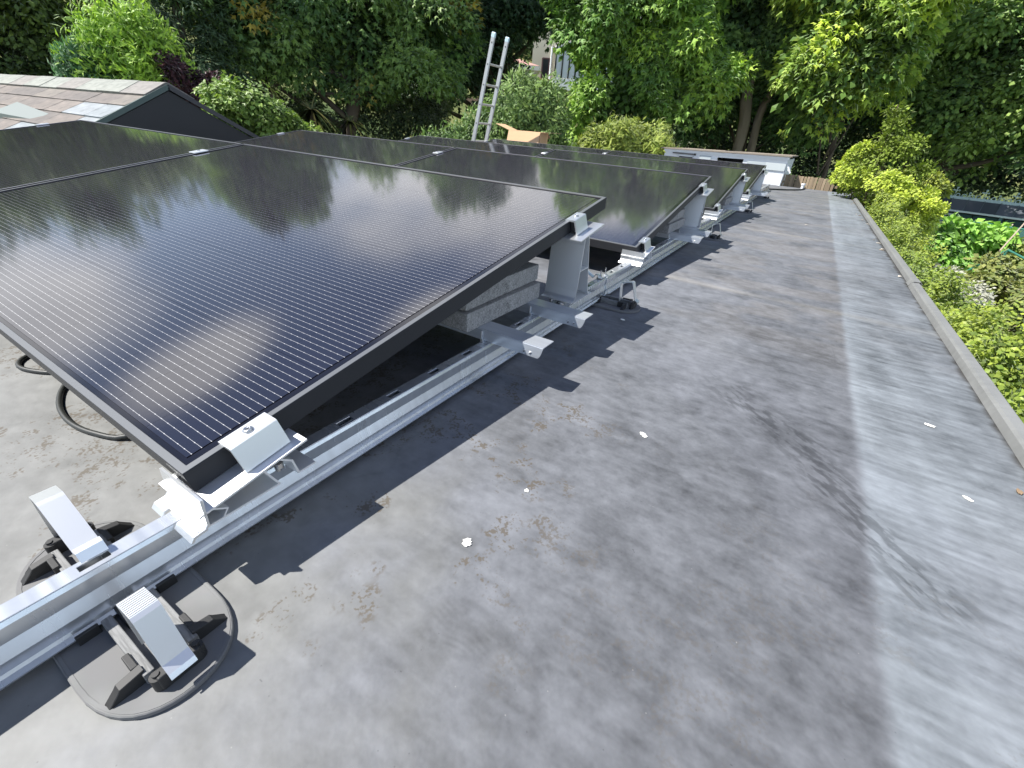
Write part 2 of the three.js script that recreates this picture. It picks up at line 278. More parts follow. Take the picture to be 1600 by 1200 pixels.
const rowWord = ['first row, nearest the viewer', 'second row from the viewer', 'third row from the viewer', 'fourth and farthest row'];
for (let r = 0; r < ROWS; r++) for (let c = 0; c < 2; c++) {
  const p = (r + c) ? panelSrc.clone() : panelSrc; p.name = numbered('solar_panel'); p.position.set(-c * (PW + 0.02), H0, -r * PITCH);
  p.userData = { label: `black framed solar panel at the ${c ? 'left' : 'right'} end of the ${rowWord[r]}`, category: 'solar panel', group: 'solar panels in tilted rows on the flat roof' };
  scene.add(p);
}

// ------------------------------------------------------------------ mounting rails
const RX = -0.013;
function railGeo(z0, z1, grow = 0, slots = true) {
  const R = [[0.0195, 0.0120], [0.0125, 0.0138], [0.0108, 0.0185], [0.0145, 0.0335], [0.0095, 0.048], [0.0112, 0.066], [0.0095, 0.0706]].map(([x, y]) => [x + grow, y + grow * 0.6]);
  const side = (k) => alongZ(sheet(R.map(([x, y]) => [x * k, y]), 0.0022), z0, z1);
  const s = new THREE.Shape(); const w = 0.0102 + grow; s.moveTo(-w, -z1); s.lineTo(w, -z1); s.lineTo(w, -z0); s.lineTo(-w, -z0); s.closePath();
  if (slots) for (let k = -80; k < 20; k++) {
    const z = -0.213 + k * 0.1005; if (z < z0 + 0.04 || z > z1 - 0.04) continue;
    const h = new THREE.Path(), a = 0.0125, b = 0.0042; h.moveTo(-b, -z - a); h.lineTo(-b, -z + a); h.lineTo(b, -z + a); h.lineTo(b, -z - a); h.closePath(); s.holes.push(h);
  }
  const top = new THREE.ExtrudeGeometry(s, { depth: 0.002, bevelEnabled: true, bevelThickness: 0.0004, bevelSize: 0.0004, bevelOffset: -0.0004, bevelSegments: 1 }).rotateX(-Math.PI / 2).translate(0, 0.0697 + grow * 0.6, 0);
  return { side, top };
}
function makeRail(name, label, x, z0, z1, grow) {
  const t = thing(name, label, 'mounting rail', [x, 0, 0], 'long rails carrying the solar panels'); const g = railGeo(z0, z1, grow);
  part('top_plate', g.top, galv, t); part('side_plate', g.side(1), galv, t); part('side_plate', g.side(-1), galv, t); return t;
}
const railFront = makeRail('mounting_rail', 'galvanised slotted rail in front, running out past the near panel corner', RX, -1.252, 0.46, 0);
makeRail('mounting_rail', 'galvanised rail length continuing behind the splice under the farther rows', RX, -7.05, -1.243, 0.0026);
for (const [x, n] of [[-PW - 0.01, 'under the seam between the two columns of panels'], [-2 * PW - 0.01, 'under the far left ends of the panels']]) makeRail('mounting_rail', `galvanised rail ${n}`, x, -7.05, 0.2, 0);
{ // splice screw and plate
  const t = thing('splice_plate', 'small bright splice plate with screws where two rail lengths meet', 'splice plate', [RX, 0, 0]);
  part('plate', bx(0.018, 0.003, 0.06, 0, 0.0755, -1.235, 0.001), alu, t);
  for (const z of [-1.215, -1.255]) part('screw', mergeGeometries([plain(cyl(0.005, 0.006, 0, 0.08, z, 6)), plain(cyl(0.002, 0.02, 0, 0.09, z, 8))]), steel, t);
}

// ------------------------------------------------------------------ low brackets (front of each panel) and tall brackets (back)
function endClamp(parent, z0, z1, name = 'clamp') { // in the panel's own tilt, seated on its edge
  const g = new THREE.Group(); g.name = name; g.rotation.x = TILT; g.position.set(0, H0, 0); parent.add(g);
  const body = alongZ([[-0.0105, 0.0006], [-0.0105, 0.0036], [-0.0085, 0.0046], [0.0135, 0.0046], [0.0155, 0.0038], [0.0240, -0.0290], [0.0205, -0.0300], [0.0125, 0.0002]], z0, z1);
  part('clamp_hook', body, alu, g);
  part('clamp_core', bx(0.012, 0.022, (z1 - z0) * 0.82, 0.0085, -0.0135, (z0 + z1) / 2), blackRubber, g);
  part('bolt_head', mergeGeometries([plain(cyl(0.0062, 0.0014, 0.004, 0.0052, (z0 + z1) / 2, 20)), plain(new THREE.TorusGeometry(0.0036, 0.0017, 8, 16).rotateX(Math.PI / 2).translate(0.004, 0.0066, (z0 + z1) / 2))]), steel, g);
  return g;
}
const seatY = (z) => H0 - 0.0306 / cS * 1.0 - 0.0012 + Math.tan(TILT) * -z;
function makeLow() {
  const g = new THREE.Group(); const x0 = -0.050, x1 = 0.036;
  part('seat', alongX(sheet([[0.010, seatY(0.010)], [-0.122, seatY(-0.122)]], 0.0026), x0, x1), aluDull, g);
  part('stop_plate', alongX(sheet([[0.0075, 0.0755], [0.0045, 0.0785], [0.0028, 0.113]], 0.003), x0, x1, 0.0006), alu, g);
  for (const [a, b] of [[x0, -0.0265], [0.0005, x1]]) part('toe', alongX(sheet([[0.0235, 0.0675], [0.020, 0.0722], [0.0065, 0.0742]], 0.0036), a, b, 0.0006), alu, g);
  part('web', [alongX(sheet([[0.016, 0.0748], [-0.078, 0.0748], [-0.064, seatY(-0.064) - 0.001]], 0.0024), x0 + 0.002, x1 - 0.002), alongX(sheet([[-0.004, seatY(0) - 0.001], [-0.018, 0.084], [-0.012, 0.0755]], 0.0018), x0 + 0.002, x1 - 0.002), alongX(sheet([[-0.084, seatY(-0.084) - 0.001], [-0.099, 0.097], [-0.104, 0.0745], [-0.128, 0.0745]], 0.0026), x0 + 0.002, x1 - 0.002)], aluDull, g);
  part('fixing_bolt', mergeGeometries([plain(cyl(0.004, 0.02, RX, 0.086, -0.091, 8)), plain(cyl(0.007, 0.005, RX, 0.081, -0.091, 6)), plain(cyl(0.004, 0.02, 0.012, 0.086, -0.091, 8)), plain(cyl(0.006, 0.007, 0.022, 0.092, -0.088, 6).rotateZ(0))]), steel, g);
  endClamp(g, -0.104, -0.046);
  return g;
}
function makeHigh() {
  const g = new THREE.Group(), x0 = -0.066, x1 = 0.027;
  const front = [[-0.915, 0.0785], [-0.930, 0.0795], [-0.9375, 0.087], [-0.9405, 0.105], [-0.947, 0.225], [-0.945, 0.248]];
  part('front_sheet', alongX(sheet(front, 0.0024), x0, x1), aluDull, g);
  part('back_sheet', alongX(sheet([[-1.052, 0.0755], [-1.030, 0.0765], [-1.018, 0.088], [-0.969, 0.250]], 0.0024), x0, x1), aluDull, g);
  part('brace', alongX(sheet([[-0.9432, 0.158], [-0.9965, 0.1595]], 0.002), x0, x1 - 0.001), aluDull, g);
  part('foot', [alongX(sheet([[-0.932, 0.0748], [-1.04, 0.0748]], 0.0024), x0, x1)], aluDull, g);
  part('seat', alongX(sheet([[-0.872, seatY(-0.872)], [-1.008, seatY(-1.008)]], 0.003), x0, x1 + 0.02), alu, g);
  part('fixing_bolt', mergeGeometries([plain(cyl(0.004, 0.02, 0.002, 0.068, -0.905, 8)), plain(cyl(0.009, 0.004, 0.002, 0.0745, -0.908, 6)), plain(cyl(0.005, 0.012, -0.03, 0.074, -0.91, 6))]), steel, g);
  endClamp(g, -0.968, -0.908);
  return g;
}
const lowSrc = makeLow(), highSrc = makeHigh();
const rowOf = ['first panel row', 'second panel row', 'third panel row', 'farthest panel row'];
for (let r = 0; r < ROWS; r++) for (let c = 0; c < 3; c++) for (const [src, nm, what] of [[lowSrc, 'low_bracket', 'low aluminium bracket'], [highSrc, 'tall_bracket', 'tall tapered aluminium bracket']]) {
  const o = (src === lowSrc && r + c === 0) || (src === highSrc && r + c === 0) ? src : src.clone(); o.name = numbered(nm);
  o.position.set(c === 0 ? 0 : c === 1 ? -PW - 0.01 + 0.013 : -2 * PW - 0.02 - 0.016, 0, -r * PITCH);
  if (c === 1) { const k = o.getObjectByName('clamp'); for (const ch of [...k.children]) k.remove(ch); const z = src === lowSrc ? -0.075 : -0.938; part('clamp_hook', bx(0.046, 0.004, 0.058, -0.013, 0.0032, z, 0.001), alu, k); part('bolt_head', cyl(0.006, 0.004, -0.013, 0.007, z, 12), steel, k); }
  if (c === 2) o.scale.x = 1, o.position.x = -2 * PW - 0.02, o.rotation.y = 0, (() => { const k = o.getObjectByName('clamp'); for (const ch of [...k.children]) k.remove(ch); const z = src === lowSrc ? -0.075 : -0.938; part('clamp_hook', alongZ([[0.0105, 0.0006], [0.0125, 0.0002], [-0.0125, 0.0002], [-0.0205, -0.030], [-0.024, -0.029], [-0.0155, 0.0038], [-0.0135, 0.0046], [0.0105, 0.0046]].slice(1), z - 0.029, z + 0.029), alu, k); })();
  tag(o, `${what} of the ${rowOf[r]}, ${['right end by the bare roof', 'under the middle seam', 'far left end'][c]}`, 'bracket', nm === 'low_bracket' ? 'low panel brackets' : 'tall panel brackets'); scene.add(o);
}

// ------------------------------------------------------------------ cross rails that carry the ballast, and the paving slabs on them
function makeCrossRail() {
  const g = new THREE.Group(), L0 = -1.86, L1 = 0.121, t = 0.0018;
  // top, back lip and front web with two punched arrow holes and a rounded end
  part('top_plate', bx(L1 - L0, t, 0.0445, (L0 + L1) / 2, 0.0975, -0.0215), galvRough, g);
  const s = new THREE.Shape(); s.moveTo(L0, 0.0728); s.lineTo(0.110, 0.0728); s.quadraticCurveTo(0.1165, 0.074, 0.1208, 0.0966); s.lineTo(L0, 0.0966); s.closePath();
  for (const x of [0.076, 0.091]) { const h = new THREE.Path(); h.moveTo(x, 0.0765); h.lineTo(x, 0.0835); h.lineTo(x + 0.0065, 0.080); h.closePath(); s.holes.push(h); part('punched_tab', new THREE.ExtrudeGeometry(shapeOf([[x, 0.0765], [x, 0.0835], [x + 0.0065, 0.080]]), { depth: 0.0012, bevelEnabled: false }).rotateX(-0.5).translate(0, 0.0125, 0.0405), alu, g); }
  part('front_web', new THREE.ExtrudeGeometry(s, { depth: t, bevelEnabled: false }).translate(0, 0, 0.0006), galvRough, g);
  part('back_web', bx(L1 - L0 - 0.02, 0.022, t, (L0 + L1) / 2 - 0.01, 0.0856, -0.0431), galvRough, g);
  part('clip', [bx(0.004, 0.022, 0.004, -0.026, 0.082, 0.0045, 0.001), bx(0.006, 0.012, 0.006, -0.022, 0.071, 0.006, 0.001)], alu, g);
  return g;
}
const crossSrc = makeCrossRail();
for (let r = 0; r < ROWS; r++) for (let k = 0; k < 2; k++) {
  const o = r + k ? crossSrc.clone() : crossSrc; o.name = numbered('cross_rail'); o.position.set(0, 0, -0.586 - k * 0.205 - r * PITCH); scene.add(o);
  tag(o, `galvanised cross rail under the ${rowOf[r]}, ${k ? 'beside its tall bracket' : 'nearer its low edge'}`, 'cross rail', 'cross rails that carry the ballast slabs');
}
{
  const sg = (w, h, d, s) => { const g = new RoundedBoxGeometry(w, h, d, 2, 0.0025), P = g.attributes.position; for (let i = 0; i < P.count; i++) { const x = P.getX(i), y = P.getY(i), z = P.getZ(i); P.setXYZ(i, x + 0.003 * (vn3(x * 30, y * 40 + s, z * 30) - 0.5), y + 0.002 * (vn3(x * 20, y * 20, z * 20 + s) - 0.5), z + 0.003 * (vn3(x * 25 + s, y * 40, z * 25) - 0.5)); } return g; };
  const metric = (g) => { g = g.index ? g.toNonIndexed() : g; const P = g.attributes.position, U = g.attributes.uv; for (let i = 0; i < P.count; i += 3) { const a = V(P.getX(i), P.getY(i), P.getZ(i)), n = V(P.getX(i + 1), P.getY(i + 1), P.getZ(i + 1)).sub(a).cross(V(P.getX(i + 2), P.getY(i + 2), P.getZ(i + 2)).sub(a)); const ax = Math.abs(n.x), ay = Math.abs(n.y), az = Math.abs(n.z); for (let k = i; k < i + 3; k++) { const p = [P.getX(k), P.getY(k), P.getZ(k)]; U.setXY(k, (ax > ay && ax > az ? p[2] : p[0]) * 2.2, (ay > ax && ay > az ? p[2] : p[1]) * 2.2); } } return g; };
  const slabGeo = [sg(0.42, 0.0405, 0.302, 1), sg(0.41, 0.0405, 0.304, 5)].map(metric);
  for (let r = 0; r < ROWS; r++) for (let k = 0; k < 2; k++) {
    const s = single('paving_slab', slabGeo[k], concrete, `grey concrete ballast slab, ${k ? 'upper' : 'lower'} of the pair under the ${rowOf[r]}`, 'paving slab', 'concrete ballast slabs');
    s.position.set(-0.036 - 0.21 + (k ? -0.006 : 0) + [0, 0.012, 0.02, 0][r], 0.0984 + 0.0204 + k * 0.0415, -0.696 - r * PITCH + (k ? -0.004 : 0)); s.rotation.y = k ? 0.012 : -0.004;
  }
}

// ------------------------------------------------------------------ rubber pads with their spring straps
function makePad() {
  const g = new THREE.Group();
  const rr = (hx, hz, r, y, h) => { const s = new THREE.Shape(); s.moveTo(-hx + r * 1.6, -hz); s.lineTo(hx - r * 1.6, -hz); s.bezierCurveTo(hx - r * 0.4, -hz, hx, -hz + r * 0.6, hx, 0); s.bezierCurveTo(hx, hz - r * 0.6, hx - r * 0.4, hz, hx - r * 1.6, hz); s.lineTo(-hx + r * 1.6, hz); s.bezierCurveTo(-hx + r * 0.4, hz, -hx, hz - r * 0.6, -hx, 0); s.bezierCurveTo(-hx, -hz + r * 0.6, -hx + r * 0.4, -hz, -hx + r * 1.6, -hz); return s; };
  part('base_plate', new THREE.ExtrudeGeometry(rr(0.147, 0.060, 0.05), { depth: 0.0045, bevelEnabled: true, bevelThickness: 0.001, bevelSize: 0.001, bevelSegments: 1, curveSegments: 10 }).rotateX(-Math.PI / 2).translate(0, 0.001, 0), plasticPad, g);
  const rim = rr(0.1462, 0.0592, 0.05); rim.holes.push(new THREE.Path(rr(0.1435, 0.0565, 0.049).getPoints(10)));
  part('rim', new THREE.ExtrudeGeometry(rim, { depth: 0.0006, bevelEnabled: false, curveSegments: 10 }).rotateX(-Math.PI / 2).translate(0, 0.0064, 0), plasticPad, g);
  for (const k of [-1, 1]) {
    for (const s of [-1, 1]) {
      part('guide_rib', bx(0.090, 0.014, 0.009, k * 0.068, 0.0132, s * 0.0185, 0.001), plasticPad, g);
      // wing: an upright web that falls away to the rim
      const w = new THREE.Shape(); w.moveTo(0, 0.0062); w.lineTo(0, 0.0225); w.lineTo(0.018, 0.0195); w.lineTo(0.0205, 0.016); w.lineTo(0.030, 0.0062); w.closePath();
      const geo = new THREE.ExtrudeGeometry(w, { depth: 0.008, bevelEnabled: true, bevelSize: 0.0006, bevelThickness: 0.0006, bevelSegments: 1 }).rotateY(-Math.PI / 2 * s).translate(k * 0.1045 + s * 0.004, 0, s * 0.021);
      part('wing', geo, plasticDark, g);
      part('wing', bx(0.02, 0.017, 0.006, k * 0.0905, 0.0147, s * 0.024, 0.001), plasticDark, g);
      part('post', [cyl(0.0058, 0.017, k * 0.1235, 0.0146, s * 0.0165, 14), cyl(0.003, 0.004, k * 0.1235, 0.0245, s * 0.0165, 12)], plasticDark, g);
      part('rib', bx(0.004, 0.012, 0.018, k * 0.022, 0.0122, s * 0.034, 0.0008), plasticDark, g);
    }
    part('end_block', bx(0.012, 0.019, 0.036, k * 0.1245, 0.0157, 0, 0.002), plasticDark, g);
    part('channel', bx(0.028, 0.012, 0.02, k * 0.028, 0.0122, 0, 0.001), plasticDark, g);
  }
  // straps
  const sp = (p) => alongX(sheet(p, 0.0016), -0.0108, 0.0108, 0).rotateY(Math.PI / 2);
  const near = [[0.080, 0.020], [0.0735, 0.074], [0.0755, 0.0775], [0.108, 0.0865], [0.1115, 0.0840], [0.124, 0.046], [0.128, 0.034], [0.1365, 0.029], [0.139, 0.024]];
  part('strap', sp(near), alu, g);
  const far = [[-0.129, 0.020], [-0.112, 0.096], [-0.108, 0.100], [-0.082, 0.1065], [-0.078, 0.1045], [-0.022, 0.0735], [-0.018, 0.0760], [-0.013, 0.0850], [-0.006, 0.0850], [-0.001, 0.0760]];
  part('strap', sp(far), alu, g);
  const grooves = []; for (let i = 0; i < 9; i++) grooves.push(bx(0.0007, 0.0007, 0.0206, 0.0785 + i * 0.0034, 0.0797 + i * 0.00094, 0));
  part('strap_ridges', grooves, alu, g);
  return g;
}
const padSrc = makePad();
[[0.086, 'nearest, in front of the near panel corner'], [-1.214, 'just behind the first row tall bracket'], [-2.72, 'just behind the second row tall bracket'], [-4.23, 'just behind the third row tall bracket'], [-5.74, 'behind the farthest tall bracket']].forEach(([z, w], i) => {
  const o = i ? padSrc.clone() : padSrc; o.name = numbered('support_pad'); o.position.set(RX, 0, z); if (i) o.children.filter(c => c.name === 'strap' || c.name === 'strap_ridges').length;
  scene.add(o); tag(o, `grey rubber pad with metal straps, ${w}`, 'support pad', 'rubber pads under the rail');
  if (i) { const s = o.children.filter(c => c.name === 'strap')[1]; s.geometry = s.geometry.clone().rotateY(0); }
});

// ------------------------------------------------------------------ cables and scraps on the roof
const tube = (pts, r, n = 40) => new THREE.TubeGeometry(new THREE.CatmullRomCurve3(pts.map(p => V(...p))), n, r, 10);
single('cable_loop', tube([[-0.30, 0.06, -0.16], [-0.31, 0.022, -0.07], [-0.322, 0.006, -0.034], [-0.37, 0.004, -0.012], [-0.42, 0.004, -0.002], [-0.475, 0.004, -0.004], [-0.525, 0.004, -0.016], [-0.568, 0.005, -0.036], [-0.60, 0.014, -0.07], [-0.61, 0.06, -0.16]], 0.0042), cableMat, 'larger black cable loop bulging out from under the near panel front edge', 'cable');
single('cable_loop', tube([[-0.60, 0.05, -0.20], [-0.615, 0.016, -0.085], [-0.635, 0.005, -0.05], [-0.675, 0.004, -0.024], [-0.715, 0.004, -0.014], [-0.745, 0.004, -0.024], [-0.765, 0.005, -0.05], [-0.775, 0.02, -0.09], [-0.77, 0.06, -0.2]], 0.0042), cableMat, 'smaller black cable loop at the left picture edge, partly under the panel', 'cable');
single('roof_cable', tube([[-0.2, 0.012, -6.9], [0.05, 0.01, -7.25], [0.22, 0.009, -7.5], [0.36, 0.009, -7.85], [0.40, 0.012, -8.28]], 0.009), cableMat, 'thin black cable lying on the roof towards the white shed', 'cable');
function blob(r, h, seed, sx = 1) {
  const n = 18, q = rng(seed), s = new THREE.Shape(); for (let i = 0; i < n; i++) { const a = i / n * 6.283, k = r * (0.62 + 0.55 * q()); i ? s.lineTo(Math.cos(a) * k * sx, Math.sin(a) * k) : s.moveTo(Math.cos(a) * k * sx, Math.sin(a) * k); }
  return new THREE.ExtrudeGeometry(s, { depth: h, bevelEnabled: true, bevelSize: r * 0.12, bevelThickness: h * 0.5, bevelSegments: 1 }).rotateX(-Math.PI / 2);
}
const chalk = std([0.78, 0.77, 0.72], { roughness: 0.9 });
const drop = (x, z, r, seed, label, sx = 1, ry = 0) => { const m = single('bird_dropping', blob(r, 0.0006, seed, sx), chalk, label, 'bird dropping'); m.position.set(x, 0.001, z); m.rotation.y = ry; };
drop(0.236, -0.191, 0.0062, 3, 'round white bird dropping in the open roof right of the near rail');
drop(0.352, -0.571, 0.0085, 5, 'elongated cream bird dropping in the middle of the roof among the boot marks', 0.45, 0.9);
drop(0.831, -0.983, 0.0085, 8, 'pale bird dropping on the chalky strip, farther of the two nearest the edge trim', 0.6, 1.3);
drop(0.845, -0.736, 0.0065, 11, 'pale bird dropping on the chalky strip, nearer of the two nearest the edge trim', 0.6, 1.1);
drop(0.118, -1.105, 0.0085, 13, 'small white bird dropping in the shadow beside the second pad', 0.5, 1.2);
drop(0.251, -0.318, 0.0035, 15, 'tiny white bird dropping just beyond the round one');
{
  const leafMat = [std([0.42, 0.33, 0.22], { roughness: 0.8 }), std([0.55, 0.5, 0.42], { roughness: 0.8 }), std([0.22, 0.15, 0.09], { roughness: 0.8 })], r = rng(91);
  for (let i = 0; i < 15; i++) {
    const z = -0.8 - Math.pow(r(), 1.1) * 6.4, near = r() < 0.8, x = near ? 0.953 - r() * r() * 0.05 : 0.25 + r() * 0.66, s = 0.0045 + r() * 0.008;
    const g = blob(s, 0.0012, 200 + i, 0.5); { const P = g.attributes.position; for (let k = 0; k < P.count; k++) P.setY(k, P.getY(k) + 0.4 * s * Math.pow(P.getX(k) / s, 2)); } g.computeVertexNormals();
    const m = single('dry_leaf', g, leafMat[near ? (i % 3) : 1], 'tiny curled dry leaf scrap lying on the grey roof membrane', 'dry leaf', 'dry leaf scraps scattered on the roof'); m.position.set(x, 0.0015, z); m.rotation.y = r() * 6;
  }
}

// ------------------------------------------------------------------ neighbouring outbuilding with a slate roof
{
  const t = thing('outbuilding', 'low outbuilding with weathered pinkish slate roof and dark gable, left behind the panels', 'outbuilding', [-4.37, 0, -2.06]);
  const TOP = 0.562, SL = 0.515, r = rng(31);                       // ridge height, fall per metre
  const slope = Math.atan(SL), dark = std([0.011, 0.012, 0.014], { roughness: 0.55 });
  const s = shapeOf([[-1.9, TOP - 1.9 * SL - 0.03], [0, TOP - 0.03], [1.9, TOP - 1.9 * SL - 0.03], [1.9, -2.6], [-1.9, -2.6]]);
  part('gable_wall', new THREE.ExtrudeGeometry(s, { depth: 0.1, bevelEnabled: false }).rotateY(Math.PI / 2).translate(-0.1, 0, 0), dark, t);
  const deckMat = std([0.05, 0.045, 0.04]);
  for (const k of [-1, 1]) part('roof_deck', new THREE.BoxGeometry(7, 0.02, 2.2).translate(-3.5 - 0.02, 0, 1.1).applyMatrix4(new THREE.Matrix4().makeRotationX(slope)).applyMatrix4(new THREE.Matrix4().makeRotationY(k < 0 ? Math.PI : 0)).translate(k < 0 ? -7.04 : 0, TOP - 0.035, 0), deckMat, t);
  part('back_wall', bx(6.9, 1.9, 3.6, -3.6, -1.6, 0), std([0.3, 0.28, 0.26]), t);
  const slTex = tex(256, 256, (u, v) => { const n = tile2((x, y) => fbm2(x, y, 5, 301), u, v, 6), f = tile2((x, y) => fbm2(x * 3, y, 3, 305), u, v, 18); const a = 0.8 + 0.9 * (n - 0.5) + 0.6 * (f - 0.5); return [a, a * (1 - 0.06 * n), a * (0.98 - 0.08 * n)]; }, { srgb: true });
  const sm = [[0.172, 0.148, 0.132], [0.198, 0.172, 0.154], [0.152, 0.133, 0.122], [0.182, 0.163, 0.143], [0.132, 0.117, 0.109]].map(c => std(c, { map: slTex, roughness: 0.75 }));
  const blue = [std([0.26, 0.295, 0.325], { map: slTex, roughness: 0.6 }), std([0.235, 0.275, 0.305], { map: slTex, roughness: 0.6 })];
  const step = 0.205, geos = [0.36, 0.47, 0.41].map(w => new RoundedBoxGeometry(w - 0.008, 0.014, 0.30, 1, 0.003));
  for (let row = 0; row < 7; row++) {
    let x = -0.006 - (row % 2 ? 0 : 0);
    for (let k = 0; x > -6.4; k++) {
      const gi = row % 2 && k === 0 ? 0 : (k * 7 + row * 3) % 3, w = [0.36, 0.47, 0.41][gi] * (k === 0 ? 0.9 : 1);
      const m = part('slate', geos[gi], (k < 2 && row > 0 && !(row === 2 && k === 1)) || (row === 3 && k === 2) ? blue[(row + k) % 2] : sm[Math.floor(r() * 5)], t);
      const d = 0.10 + row * step + 0.13; m.scale.x = k === 0 ? 0.9 : 1;
      m.position.set(x - w / 2, TOP - d * Math.sin(slope) + 0.004 + r() * 0.004, d * Math.cos(slope)); m.rotation.set(slope - 0.045, (r() - 0.5) * 0.01, (r() - 0.5) * 0.006); x -= w;
    }
  }
  const rt = std([0.235, 0.255, 0.23], { map: slTex, roughness: 0.7 }), rt2 = std([0.205, 0.197, 0.185], { map: slTex, roughness: 0.7 });
  const rp = sheet([[0.185, -0.098], [0.01, -0.002], [0, 0.0], [-0.01, -0.002], [-0.185, -0.098]], 0.02), L = 0.46;
  const rg = alongX(rp, -L + 0.006, 0, 0.002);
  for (let i = 0; i < 14; i++) { const m = part('ridge_tile', rg, i % 3 ? rt : rt2, t); m.position.set(0.01 - i * L, TOP + 0.022 + (i % 2) * 0.003, 0); m.rotation.z = (r() - 0.5) * 0.012; }
  const green = std([0.055, 0.085, 0.075], { roughness: 0.5 });
  for (const k of [-1, 1]) part('verge_trim', bar([0.012, TOP + 0.0, 0.0], [0.012, TOP - 1.9 * SL, k * 1.9], 0.02, 0.035), k > 0 ? green : std([0.05, 0.05, 0.052]), t);
  // bent lead sheet: the wedge standing on the slope
  const ys = (z) => TOP - z * SL + 0.012, vp = [[-0.98, 0.56, 0.004], [-1.04, 0.66, 0.004], [-1.72, 0.55, 0.060], [-1.86, 0.72, 0.052], [-1.78, 0.55, 0.0], [-1.90, 0.72, 0.0]];
  part('roof_vent', new ConvexGeometry(vp.map(([x, z, h]) => V(x, ys(z) + h, z))), std([0.12, 0.145, 0.14], { roughness: 0.6 }), t);
  part('lead_roll', rod([-6.2, TOP - 0.43 * SL + 0.03, 0.43], [-2.55, TOP - 0.66 * SL + 0.03, 0.66], 0.022), std([0.22, 0.24, 0.24], { roughness: 0.6 }), t);
}

// ------------------------------------------------------------------ ladder, carton
{
  const t = thing('ladder', 'aluminium ladder leaning on the far left roof edge, its top above the panels', 'ladder', [-4.366, 0, -6.455]);
  const k = Math.tan(13.3 * Math.PI / 180), ax = (y) => y * 0.236, top = 1.60, bot = -2.45;
  for (const s of [-1, 1]) {
    const side = part('side_rail', new RoundedBoxGeometry(0.068, (top - bot) * 1.0275, 0.028, 2, 0.012).applyMatrix4(new THREE.Matrix4().makeRotationZ(-Math.atan(0.236))).translate(ax((top + bot) / 2), (top + bot) / 2, s * 0.176), std([0.42, 0.43, 0.43], { metalness: 0.5, roughness: 0.42 }), t);
    part('end_cap', bx(0.071, 0.07, 0.032, 0, 0, 0, 0.014).applyMatrix4(new THREE.Matrix4().makeRotationZ(-Math.atan(0.236))).translate(ax(top - 0.02), top - 0.02, s * 0.176), std([0.45, 0.58, 0.62], { roughness: 0.5 }), t);
    const dots = []; for (let y = bot + 0.2; y < top; y += 0.25) dots.push(new THREE.SphereGeometry(0.012, 8, 6).scale(1, 1, 0.5).translate(ax(y) + 0.0, y, s * 0.176 + 0.0145)); part('rivets', dots, std([0.12, 0.12, 0.12], { roughness: 0.5 }), side);
  }
  for (let y = bot + 0.2; y < top - 0.1; y += 0.25) part('rung', rod([ax(y), y, -0.175], [ax(y), y, 0.175], 0.015), std([0.46, 0.45, 0.42], { metalness: 0.4, roughness: 0.5 }), t);
}
{
  const card = (() => { const m = tex(256, 256, (u, v) => { const n = tile2((x, y) => fbm2(x, y, 4, 401), u, v, 8), f = tile2((x, y) => vn2(x * 4, y, 405), u, v, 40); const a = 0.96 + 0.16 * (n - 0.5) + 0.06 * (f - 0.5); return [a, a, a]; }); return std([0.56, 0.36, 0.205], { map: m, roughness: 0.85 }); })();
  const t = thing('cardboard_box', 'open brown cardboard box with flaps spread, standing behind the far panels', 'box', [-3.84, 0, -7.2]); t.rotation.y = 0.16;
  const w = 0.56, d = 0.38, h = 0.44, e = 0.006;
  part('side', bx(w, h, e, 0, h / 2, d / 2), card, t); part('side', bx(w, h, e, 0, h / 2, -d / 2), card, t);
  part('side', bx(e, h, d - 0.014, -w / 2 + 0.004, h / 2, 0), card, t); part('side', bx(e, h, d - 0.014, w / 2 - 0.004, h / 2, 0), card, t);
  part('bottom', bx(w - 0.02, e, d - 0.02, 0, 0.006, 0), card, t);
  const flap = (len, dep, px, pz, ry, tilt) => { const g = bx(len, e * 0.8, dep, 0, 0, dep / 2).applyMatrix4(new THREE.Matrix4().makeRotationX(tilt)).applyMatrix4(new THREE.Matrix4().makeRotationY(ry)).translate(px, h + 0.003, pz); part('flap', g, card, t); };
  flap(w, 0.185, 0, d / 2 + 0.004, 0, 1.18); flap(w, 0.17, 0, -d / 2 - 0.003, Math.PI, 0.5); flap(d, 0.24, w / 2, 0, Math.PI / 2, -0.02); flap(d, 0.26, -w / 2, 0, -Math.PI / 2, -0.30);
}

